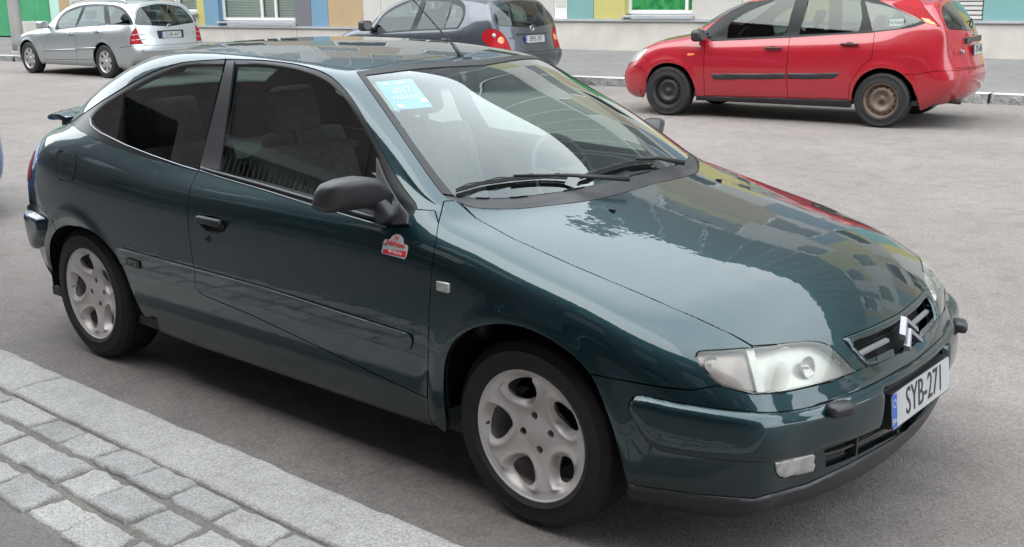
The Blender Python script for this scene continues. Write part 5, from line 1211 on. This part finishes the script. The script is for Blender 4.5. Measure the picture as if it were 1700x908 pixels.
M['silver']=paint('silver_metallic_paint',(.46,.46,.47),.65,.38,dirt=.2,coat_ior=1.5)
M['dgrey']=paint('dark_grey_metallic_paint',(.075,.078,.092),.6,.38,dirt=.25,coat_ior=1.5)
M['dgrey_m']=mat('dark_grey_bumper_paint',(.065,.067,.078),.34,.4,coat=.5)
M['rust']=mat('rusty_brown_steel',(.13,.095,.075),.6,.3,noise=(16,(.20,.14,.11),.4,.7))
M['blksteel']=mat('black_steel',(.028,.028,.030),.5,.2)
M['cast']=mat('cast_alloy',(.55,.55,.55),.3,.7)
M['amber']=mat('amber_lens',(.8,.22,.05),.15,coat=1)
M['pglass']=glass('clear_car_glass',(.34,.42,.39),1.2)
M['dglass']=glass('dark_car_glass',(.30,.38,.36),1.5)

def build_red():
    b=BG('red five-door hatchback with black steel wheels on the far side of the street',(-2.9535,9.4295,0),3.254,cols_hatch,M['red'],arch=(1.3075,-1.3075))
    S=b.S; sc=smooth_curve; reg=S.region; red=M['red']
    # sides
    reg(3,[(1165,51),(1170,70),(1168,110),(1170,159),(1168,185),(1060,185),(1060,158),(1084,112),(1078,104),(1062,84),(1074,80),(1100,69),(1150,56)],'cam',lambda c,n:(c[:,0]>.7)&(c[:,2]<1.0))
    reg(1,[(2.2,0),(2.03,.0),(1.97,.42),(1.90,.58),(1.72,.655),(1.5,.70),(1.28,.71),(1.06,.72),(1.08,.62),(1.12,.5),(1.20,.3),(1.24,-.1),(2.2,-.1)],'top',lambda c,n:(c[:,2]>.6)&(n[:,2]>.2)&(c[:,0]>1.0))
    reg(2,[(3,.60),(1.80,.60),(1.66,.575),(1.60,.50),(1.60,.1),(3,.1)],'side',lambda c,n:c[:,0]>1.5,over=[0,3,1])
    reg(4,sc([(1042,104),(1050,91),(1062,82.5),(1074,80),(1075,82),(1066,92),(1056,101)],4),'cam',lambda c,n:c[:,0]>1.2,over=[0,1,2,3])
    reg(5,[(1170,70),(1168,110),(1169.5,158.5),(1307.5,161.5),(1305,119),(1311,61.5),(1240,64),(1181,67)],'cam',over=[0,3]); 
    reg(6,[(1311,61.5),(1305,119),(1307.5,161.5),(1408,164.5),(1410,140),(1430,110),(1447,98),(1452,52),(1380,57)],'cam',over=[0])
    # glazing
    do=sc([(1165,57),(1165,57),(1190,35),(1215,18),(1240,5),(1262,-6),(1310,-22),(1400,-22),(1440,-8),(1465,3),(1500,20),(1537,38),(1537,38),(1510,46),(1452,53),(1452,53),(1311,61.5),(1181,67),(1181,67)],3)
    reg(7,do,'cam',lambda c,n:(c[:,2]>.85)&(n[:,1]>.25))
    reg(8,sc([(1207,64),(1207,64),(1210,43),(1225,30),(1245,18),(1275,4),(1300,-4),(1322,-6),(1322,-6),(1303,59),(1303,59)],3),'cam',over=[7])
    reg(9,sc([(1327,57.5),(1327,57.5),(1343,-4),(1343,-4),(1428,-2),(1428,-2),(1431,30),(1425,51.5),(1425,51.5)],3),'cam',over=[7])
    reg(10,sc([(1449,51.5),(1449,51.5),(1436,2),(1436,2),(1481,12),(1529,34),(1529,34),(1493,47),(1493,47)],3),'cam',over=[7])
    reg(12,[(1.10,.0),(1.06,.38),(.95,.60),(.78,.635),(.44,.545),(.47,.3),(.50,-.1),(1.2,-.1)],'top',lambda c,n:(c[:,2]>1.0)&(c[:,0]>.3)&(n[:,2]>.15),over=[0])
    # rear
    fr=lambda c,n:(c[:,0]<-1.62)
    reg(13,sc([(1483,9),(1500,0),(1523,-6),(1523,-6),(1539,18),(1561,44),(1561,44),(1540,38),(1515,24)],3),'cam',lambda c,n:c[:,0]<-1.3,over=[0,7])
    reg(14,[(-.1,.655),(.45,.655),(.68,.665),(.70,.90),(.70,1.06),(.61,1.22),(.555,1.30),(.35,1.375),(-.1,1.385)],'front',fr,over=[0,13])
    reg(15,sc([(-.1,1.335),(.35,1.325),(.52,1.27),(.60,1.17),(.62,1.10),(.60,1.075),(.4,1.06),(-.1,1.055)],3),'front',fr,over=[14,13])
    reg(16,[(-3,.64),(-1.86,.64),(-1.66,.60),(-1.5,.59),(-1.62,.5),(-1.7,.3),(-1.72,.1),(-3,.1)],'side',lambda c,n:c[:,0]<-1.4,over=[0,14])
    # arches, sill
    reg(17,[(1154,159.5),(1412,166),(1412,190),(1154,190)],'cam',lambda c,n:(np.abs(c[:,0])<1.05),over=[0,5,6,3])
    reg(99,sc([(1066,170),(1066,170),(1072,150),(1075,128),(1088,110),(1111,104.5),(1136,113),(1150,136),(1155,160),(1155,190),(1155,190)],3),'cam',lambda c,n:c[:,0]>.7)
    reg(99,sc([(1413,185),(1413,185),(1415,152),(1428,128),(1449,115.5),(1469,113.5),(1494,121),(1514,143),(1526,178),(1526,190),(1526,190)],3),'cam',lambda c,n:(c[:,0]<-.8)&(c[:,0]>-1.85))
    g=dict(gap=.003,lip=.012)
    b.P('body',0,mirror='weld',**g); b.P('bonnet',1,mirror='weld',**g); b.P('front_bumper',2,mirror='weld',**g); b.P('fender',3,**g); b.P('front_door',5,**g); b.P('rear_door',6,**g)
    b.P('headlamp',4,M['clear_lens'],gap=.003,lip=.01); b.P('window_surround',7,M['gloss'],gap=0,offset=-.002,lip=.004)
    b.panes((8,9,10),(M['pglass'],M['pglass'],M['dglass']))
    b.P('windscreen',12,M['pglass'],'weld',gap=.002,offset=-.003,lip=.004); b.P('tail_lamp',13,M['red_lens'],gap=.002,lip=.01,offset=.002); b.P('tailgate',14,mirror='weld',**g); b.P('rear_window',15,M['dglass'],'weld',gap=.001,offset=.003,lip=.008)
    b.P('rear_bumper',16,mirror='weld',gap=.003,lip=.012,offset=.004); b.P('sill_trim',17,M['plastic'],gap=.002,offset=.006,lip=.01,rnd=.003)
    # amber corner of the lamp
    hs=Shell.__new__(Shell); hs.V,hs.N,hs.T=b.HV.copy(),b.HN.copy(),b.HT.copy(); hs.L=np.zeros(len(hs.T),int); hs.side=1; hs.rot=b.rot;hs.loc=b.loc
    hs.region(1,sc([(1528,29),(1541,31),(1556,41),(1550,42),(1537,37)],3),'cam')
    hs.region(2,[(1179,122.5),(1303.5,121.5),(1304,131),(1185,132)],'cam'); hs.region(3,[(1306,121.5),(1395,121),(1384,131),(1306.5,131)],'cam')
    hs.region(4,sc([(1139,89.5),(1152,88.5),(1152,91),(1144,93)],3),'cam'); hs.region(5,sc([(1544,153),(1575,151),(1576,160),(1555,168)],3),'cam')
    for lab,nm,mt,of in ((1,'indicator_lens',M['amber'],.004),(2,'front_door_moulding',M['plastic'],.010),(3,'rear_door_moulding',M['plastic'],.010),(4,'side_repeater',M['amber'],.004)):
        v,n,t=hs.piece(lab)
        for fl in (None,'flip'): panel(nm,v,n,t,mt,b.car,gap=0,offset=of,lip=of+.004,rnd=.002,mirror=fl)
    b.handle(1284,80.5,M['plastic_d']); b.handle(1411,74,M['plastic_d'])
    b.mirrors((.88,.90,.985),(.09,.10,.07))
    car=b.car
    # door frame chrome of the waist
    b.band('waist_trim',[(1181,67.5),(1240,65),(1311,61.5),(1380,57),(1449,53.2)],.006,M['plastic'],.002)
    MB().tube([(.93,.755,.97),(.82,.74,1.01)],.012,6).build('mirror_sail',M['plastic'],car)
    # tailgate furniture
    def rx(z): return -1.965-(1.10-z)*.30 if z>.86 else -2.04-(.86-z)*.25
    xs=b.sx(.2,.94); MB().box((xs-.012,-.36,.905),(xs+.07,.36,.972)).build('plate_light_strip',M['plastic'],car,bevel=.012)
    plate(car,(min(b.sx(0,.79),b.sx(.2,.79))-.012,0,.835),(0,-1,0),(.06,0,1),.44,.118,'BYA-806',fs=.118,st=.74)
    e=MB().lathe([(0,-.006),(.05,-.006),(.055,.004)],24,axis='x'); e.V=[(a,bb,c*.45) for a,bb,c in e.V]; e.build('oval_badge',M['trim_chrome'],car,smooth=True).location=(b.sx(0,1.0)-.004,0,1.0)
    text('model_lettering','focus',.085,M['trim_chrome'],car,(b.sx(.47,.83)-.012,.47,.83),(0,-1,0),(.08,0,1),ext=.003)
    MB().tube([(b.sx(0,1.06)-.01,.0,1.06),(b.sx(0,1.1)-.025,-.05,1.11),(b.sx(.26,1.15)-.02,-.26,1.155)],.008,6).build('rear_wiper',M['plastic_d'],car)
    MB().tube([(b.sx(0,1.14)-.018,.02,1.14),(b.sx(.42,1.14)-.018,-.42,1.14)],.006,5).build('rear_wiper_blade',M['plastic_d'],car)
    c,n=b.hit(1576,162); MB().tube([(-2.08,.50,.29),(-1.85,.50,.30)],.028,12).build('exhaust_pipe',M['steel'],car)
    c,n=b.hit(1488,37.5); st=slab(MB(),[(-.085,-.05),(.085,-.04),(.085,.05),(-.085,.04)],c+n*.004,(-1,-.05,0),(0,0,1),(0,1,0),.001).build('window_sticker',mat('teal_card',(.05,.30,.27),.4),car)
    slab(MB(),[(-.078,-.042),(.078,-.033),(.078,.043),(-.078,.034)],c+n*.0055,(-1,-.05,0),(0,0,1),(0,1,0),.0005).build('sticker_field',M['white'],st); text('sticker_lettering','Go Yonnd',.038,mat('teal_ink',(.03,.22,.2),.5),st,c+n*.0075,(-1,-.05,0),(0,0,1),stretch=.9)
    # wiper at the base of the screen
    MB().tube([(1.10,.55,1.01),(1.14,.30,1.035),(1.15,0,1.05)],.012,6).build('wiper',M['plastic_d'],car)
    b.cabin(.10,-.85,.75,.55); 
    w1=wheel_set(.305,.185,.190,'steel',M['blksteel']); w2=wheel_set(.305,.185,.190,'steel',M['rust'])
    b.finish((w1,w2),.302,.745,[8,9,10,12,15]); return b
def build_silver():
    b=BG('silver estate car parked at the far left beside the grey post',(-17.751,8.593,0),3.195,cols_wagon,M['silver'],arch=(1.3575,-1.3575))
    S=b.S; sc=smooth_curve; reg=S.region; z=5.1515
    def q(*p): return [(20+x/z,y/z) for x,y in p]
    reg(1,[(2.2,0),(2.06,.0),(1.97,.45),(1.88,.62),(1.72,.675),(1.48,.70),(1.2,.71),(.92,.73),(.98,.62),(1.01,.5),(1.05,.3),(1.08,-.1),(2.2,-.1)],'top',lambda c,n:(c[:,2]>.6)&(n[:,2]>.2)&(c[:,0]>.85))
    reg(2,[(3,.58),(1.8,.58),(1.68,.50),(1.62,.1),(3,.1)],'side',lambda c,n:c[:,0]>1.4,over=[0,1])
    reg(5,q((395,250),(365,270),(300,300),(270,420),(280,508),(560,510),(548,420),(535,232)),'cam',lambda c,n:c[:,0]<1.0,over=[0])
    reg(6,q((535,232),(548,420),(560,510),(718,512),(720,420),(740,340),(800,215)),'cam',over=[0])
    do=sc(q((368,252),(368,252),(385,190),(430,120),(500,75),(600,45),(700,36),(810,38),(900,50),(960,80),(1000,130),(1030,185),(1030,212),(1030,212),(800,212),(600,228),(380,254),(380,254)),3)
    reg(7,do,'cam',lambda c,n:(c[:,2]>.85)&(n[:,1]>.2))
    reg(8,sc(q((385,247),(385,247),(400,190),(445,125),(510,85),(585,62),(600,60),(600,60),(535,228),(535,228)),3),'cam',over=[7])
    reg(9,sc(q((560,225),(560,225),(625,58),(625,58),(780,50),(780,50),(795,205),(795,205)),3),'cam',over=[7])
    reg(10,sc(q((838,203),(838,203),(820,55),(820,55),(880,65),(940,90),(985,140),(1015,200),(1015,200)),3),'cam',over=[7])
    reg(12,[(.95,.0),(.90,.38),(.80,.60),(.70,.635),(.24,.545),(.28,.3),(.30,-.1),(1.0,-.1)],'top',lambda c,n:(c[:,2]>.97)&(c[:,0]>.2)&(n[:,2]>.15),over=[0])
    fr=lambda c,n:(c[:,0]<-1.95)
    reg(13,sc(q((1008,380),(1008,380),(1015,305),(1050,245),(1105,220),(1105,220),(1130,285),(1160,372),(1160,372)),3),'cam',lambda c,n:c[:,0]<-1.7,over=[0])
    reg(14,[(-.1,.60),(.50,.60),(.60,.64),(.645,.80),(.665,1.0),(.60,1.16),(.50,1.30),(.35,1.355),(-.1,1.37)],'front',fr,over=[0,13])
    reg(15,sc([(-.1,1.335),(.35,1.32),(.50,1.265),(.60,1.12),(.64,1.03),(.62,1.0),(.4,.985),(-.1,.975)],3),'front',fr,over=[14,0])
    reg(16,[(-3,.615),(-2.2,.615),(-1.88,.59),(-1.80,.50),(-1.95,.3),(-1.97,.1),(-3,.1)],'side',lambda c,n:c[:,0]<-1.7,over=[0,14])
    reg(99,[(1.3575+.375*math.cos(t),.30+.375*math.sin(t)) for t in np.linspace(-.4,math.pi+.4,26)],'side',lambda c,n:c[:,0]>.6)
    reg(99,[(-1.3575+.375*math.cos(t),.30+.375*math.sin(t)) for t in np.linspace(-.4,math.pi+.4,26)],'side',lambda c,n:c[:,0]<-.6)
    g=dict(gap=.004,lip=.012)
    b.P('body',0,mirror='weld',**g); b.P('bonnet',1,mirror='weld',**g); b.P('front_bumper',2,mirror='weld',**g); b.P('front_door',5,**g); b.P('rear_door',6,**g)
    b.P('window_surround',7,M['gloss'],gap=0,offset=-.002,lip=.004); b.panes((8,9,10),(M['pglass'],)*3)
    b.P('windscreen',12,M['pglass'],'weld',gap=.002,offset=-.003,lip=.004); lamps=b.P('tail_lamp',13,M['red_lens'],gap=.003,lip=.01,offset=.004); b.P('tailgate',14,mirror='weld',**g); b.P('rear_window',15,M['dglass'],'weld',gap=.001,offset=.003,lip=.008); b.P('rear_bumper',16,mirror='weld',gap=.004,lip=.012,offset=.006)
    car=b.car
    for yy,zz_ in ((0,300),(1,345)):
        a,_=b.hit(20+1022/z,zz_/z); c,_=b.hit(20+1095/z,(zz_-8)/z); d,_=b.hit(20+1140/z,(zz_-10)/z)
        for sg,par in ((1,lamps[0]),(-1,lamps[1])): MB().tube([(p[0]-.006,sg*(p[1]+.006),p[2]) for p in (a,c,d)],.009,6).build('lamp_stripe',M['clear_lens'],par)
    for nm,px in (('front_door_moulding',q((268,428),(545,422))),('rear_door_moulding',q((552,415),(716,408)))):
        b.band(nm,px,.014,M['silver'],.003)
    b.band('window_trim',q((385,252),(600,226),(800,210),(1026,208)),.005,M['trim_chrome'],.002)
    b.handle(20+500/z,288/z,M['silver'],True,.09); b.handle(20+722/z,270/z,M['silver'],True,.09); b.mirrors((.58,.93,.985),(.09,.11,.075),M['silver'])
    for sg in (-1,1):
        MB().tube([(.0,sg*.56,1.395),(-.06,sg*.555,1.435),(-.6,sg*.545,1.475),(-1.3,sg*.545,1.47),(-1.75,sg*.56,1.43),(-1.82,sg*.565,1.385)],.016,8).build('roof_rail',M['silver'],car,smooth=True)
    xp=min(b.sx(0,.75),b.sx(.2,.75)); plate(car,(xp-.010,0,.80),(0,-1,0),(.05,0,1),.44,.118,'OUR-447',fs=.118,st=.72)
    MB().box((xp-.004,-.28,.73),(xp+.05,.28,.88)).build('plate_recess',M['plastic_d'],car,bevel=.01)
    t=MB().tube([(-2.285+0,.045*math.cos(a),1.0-.055+.045*math.sin(a)) for a in np.linspace(0,2*math.pi,20)],.005,5,False).build('star_badge',M['chrome'],car)
    MB().tube([(-2.285,0,.945),(-2.285,0,.99)],.004,4).tube([(-2.285,0,.945),(-2.285,.038,.923)],.004,4).tube([(-2.285,0,.945),(-2.285,-.038,.923)],.004,4).build('badge_spokes',M['chrome'],t)
    MB().tube([(-2.265,0,1.03),(-2.27,.18,1.055),(-2.25,.34,1.05)],.009,6).build('rear_wiper',M['plastic_d'],car)
    MB().box((-2.41,-.66,.50),(-2.34,.66,.545)).build('bumper_strip',M['silver'],car,bevel=.015)
    b.cabin(.0,-.95,.62,.42)
    ws=wheel_set(.317,.205,.212,'alloy',M['cast']); b.finish((ws,ws),.315,.752,[8,9,10,12,15]); return b
def build_grey():
    def mod(V):
        # lower tail, rounder hatch
        V=V.copy(); k=np.clip((-V[:,0]-1.5)/.5,0,1); V[:,0]-=.02*k; V[:,2]*=1.01; return V
    b=BG('dark grey five-door hatchback behind the roof of the green car',(-9.828,10.285,0),3.094,cols_hatch,M['dgrey'],arch=(1.27,-1.27),mod=mod)
    S=b.S; sc=smooth_curve; reg=S.region; z=4.25
    def q(*p): return [(540+x/z,y/z) for x,y in p]
    reg(1,[(2.2,0),(2.03,.0),(1.97,.42),(1.90,.58),(1.72,.655),(1.5,.70),(1.28,.71),(1.06,.72),(1.08,.62),(1.12,.5),(1.20,.3),(1.24,-.1),(2.2,-.1)],'top',lambda c,n:(c[:,2]>.6)&(n[:,2]>.2)&(c[:,0]>1.0))
    reg(2,[(3,.60),(1.80,.60),(1.66,.575),(1.60,.50),(1.60,.1),(3,.1)],'side',lambda c,n:c[:,0]>1.5,over=[0,1])
    reg(5,q((300,235),(230,280),(240,400),(560,420),(580,290),(605,213)),'cam',lambda c,n:c[:,0]<1.0,over=[0])
    reg(6,q((605,213),(580,290),(560,420),(900,440),(925,320),(960,230),(985,195)),'cam',over=[0])
    do=sc(q((325,232),(325,232),(345,190),(400,110),(480,50),(580,5),(700,-25),(850,-30),(940,-5),(985,40),(985,110),(960,170),(935,200),(935,200),(640,214),(340,236)),3)
    reg(7,do,'cam',lambda c,n:(c[:,2]>.85)&(n[:,1]>.2))
    reg(8,sc(q((345,228),(345,228),(375,170),(420,110),(500,55),(600,12),(680,5),(680,5),(600,208),(600,208)),3),'cam',over=[7])
    reg(9,sc(q((645,205),(645,205),(710,5),(710,5),(890,15),(890,15),(835,198),(835,198)),3),'cam',over=[7])
    reg(10,sc(q((845,197),(845,197),(900,28),(900,28),(960,55),(970,95),(955,150),(925,192),(925,192)),3),'cam',over=[7])
    reg(12,[(1.10,.0),(1.06,.38),(.95,.60),(.78,.635),(.44,.545),(.47,.3),(.50,-.1),(1.2,-.1)],'top',lambda c,n:(c[:,2]>1.0)&(c[:,0]>.3)&(n[:,2]>.15),over=[0])
    fr=lambda c,n:(c[:,0]<-1.62)
    reg(14,[(-.1,.60),(.45,.60),(.66,.66),(.70,.90),(.70,1.06),(.63,1.22),(.565,1.31),(.35,1.385),(-.1,1.395)],'front',fr,over=[0])
    reg(13,sc(q((1105,262),(1118,222),(1165,205),(1215,212),(1262,250),(1295,310),(1308,362),(1250,360),(1160,330),(1115,290)),4),'cam',lambda c,n:c[:,0]<-1.4,over=[0,14])
    reg(15,sc([(-.1,1.35),(.35,1.34),(.52,1.29),(.62,1.16),(.63,1.06),(.58,1.01),(.4,1.0),(-.1,.995)],3),'front',fr,over=[14])
    reg(16,[(-3,.60),(-1.86,.60),(-1.66,.60),(-1.5,.59),(-1.62,.5),(-1.7,.3),(-1.72,.1),(-3,.1)],'side',lambda c,n:c[:,0]<-1.4,over=[0,14])
    for ax in (1.27,-1.27): reg(99,[(ax+.36*math.cos(t),.29+.36*math.sin(t)) for t in np.linspace(-.4,math.pi+.4,24)],'side',(lambda c,n:c[:,0]>.6) if ax>0 else (lambda c,n:c[:,0]<-.6))
    g=dict(gap=.003,lip=.012)
    b.P('body',0,mirror='weld',**g); b.P('bonnet',1,mirror='weld',**g); b.P('front_bumper',2,mirror='weld',**g); b.P('front_door',5,**g); b.P('rear_door',6,**g)
    b.P('window_surround',7,M['gloss'],gap=0,offset=-.002,lip=.004); b.panes((8,9,10),(M['pglass'],M['pglass'],M['dglass']))
    b.P('windscreen',12,M['pglass'],'weld',gap=.002,offset=-.003,lip=.004); lm=b.P('tail_lamp',13,M['red_lens'],gap=.002,lip=.01,offset=.004); b.P('tailgate',14,mirror='weld',**g); b.P('rear_window',15,M['dglass'],'weld',gap=.001,offset=.003,lip=.008); b.P('rear_bumper',16,M['dgrey_m'],mirror='weld',gap=.003,lip=.012,offset=.012,rnd=.004)
    car=b.car
    for px,py,r,mt in ((1240,285,.060,M['amber']),(1190,250,.030,M['clear_lens']),(1255,335,.032,M['red_lens'])):
        c,n=b.hit(540+px/z,py/z)
        for sg,par in ((1,lm[0]),(-1,lm[1])):
            nn=Vector((n[0],sg*n[1],n[2])); o=MB().lathe([(0,.006),(r*.8,.004),(r,0)],20,axis='z').build('lamp_element',mt,par,smooth=True); o.location=Vector((c[0],sg*c[1],c[2]))+nn*.004; o.rotation_euler=nn.to_track_quat('Z','Y').to_euler()
    b.handle(540+520/z,285/z,M['dgrey']); b.handle(540+860/z,280/z,M['dgrey']); b.mirrors((.84,.92,.985),(.10,.11,.085))
    b.band('window_trim',q((340,236),(640,214),(935,200)),.008,M['plastic'],.002)
    plate(car,(min(b.sx(0,.75),b.sx(.2,.75))-.012,0,.795),(0,-1,0),(.06,0,1),.44,.118,'BMI-397',fs=.118,st=.74)
    xq=b.sx(.2,.88); MB().box((xq-.02,-.34,.865),(xq+.04,.34,.895)).build('plate_light_strip',M['dgrey'],car,bevel=.008)
    xb=b.sx(0,.955)-.006; MB().tube([(xb,.042*math.cos(a),.955+.042*math.sin(a)) for a in np.linspace(0,2*math.pi,20)],.006,5,False).build('round_badge',M['chrome'],car); MB().box((xb-.005,-.05,.948),(xb+.006,.05,.962)).build('badge_bar',M['chrome'],car)
    text('model_lettering','ALMERA',.045,M['trim_chrome'],car,(b.sx(.40,.83)-.008,.40,.83),(0,-1,0),(.06,0,1),ext=.002)
    MB().tube([(b.sx(0,1.0)-.01,-.02,1.0),(b.sx(0,1.03)-.025,.02,1.03),(b.sx(.36,1.06)-.02,.36,1.06)],.010,6).build('rear_wiper',M['plastic_d'],car)
    b.cabin(.10,-.85,.75,.55)
    ws=wheel_set(.30,.185,.190,'alloy',M['cast']); b.finish((ws,ws),.30,.735,[8,9,10,12,15]); return b
red_car=build_red(); silver_car=build_silver(); grey_car=build_grey()
# ---------------------------------------------------------------- blue car: only the tip of its nose is in the picture
M['bluep']=paint('blue_paint',(.012,.055,.24),.2,.3,dirt=.1)
def build_blue():
    b=BG('blue car cut off by the left edge of the photo behind the green car',(BLX,BLY,0),0.0,cols_hatch,M['bluep'],arch=(1.3075,-1.3075))
    S=b.S; reg=S.region
    reg(1,[(2.2,0),(2.03,.0),(1.97,.42),(1.90,.58),(1.72,.655),(1.5,.70),(1.28,.71),(1.06,.72),(1.08,.62),(1.12,.5),(1.20,.3),(1.24,-.1),(2.2,-.1)],'top',lambda c,n:(c[:,2]>.6)&(n[:,2]>.2)&(c[:,0]>1.0))
    reg(2,[(3,.60),(1.80,.60),(1.66,.575),(1.60,.50),(1.60,.1),(3,.1)],'side',lambda c,n:c[:,0]>1.5,over=[0,1])
    reg(4,[(.30,.60),(.40,.68),(.66,.72),(.69,.66),(.60,.585)],'front',lambda c,n:c[:,0]>1.6,over=[0,1,2])
    reg(7,smooth_curve([(.95,.97),(.70,1.15),(.32,1.32),(-.3,1.37),(-1.0,1.34),(-1.6,1.16),(-1.3,1.06),(-.3,.99)],4),'side',lambda c,n:(c[:,2]>.93)&(n[:,1]>.25))
    reg(12,[(1.10,.0),(1.06,.38),(.95,.60),(.78,.635),(.44,.545),(.47,.3),(.50,-.1),(1.2,-.1)],'top',lambda c,n:(c[:,2]>1.0)&(c[:,0]>.3)&(n[:,2]>.15),over=[0])
    for ax in (1.3075,-1.3075): reg(99,[(ax+.36*math.cos(t),.29+.36*math.sin(t)) for t in np.linspace(-.4,math.pi+.4,24)],'side',(lambda c,n:c[:,0]>.6) if ax>0 else (lambda c,n:c[:,0]<-.6))
    g=dict(gap=.003,lip=.012)
    b.P('body',0,mirror='weld',**g); b.P('bonnet',1,mirror='weld',**g); b.P('front_bumper',2,mirror='weld',**g); b.P('headlamp',4,M['clear_lens'],gap=.003,lip=.01)
    b.P('side_windows',7,M['dglass'],gap=0,offset=-.002,lip=.004); b.P('windscreen',12,M['pglass'],'weld',gap=.002,offset=-.003,lip=.004)
    b.cabin(.10,-.85,.75,.55); b.mirrors((.84,.92,.985),(.10,.11,.085),M['bluep'])
    ws=wheel_set(.30,.185,.190,'steel',M['blksteel']); b.finish((ws,ws),.30,.735,[7,12])
BLX,BLY=-6.80,-.225
build_blue()
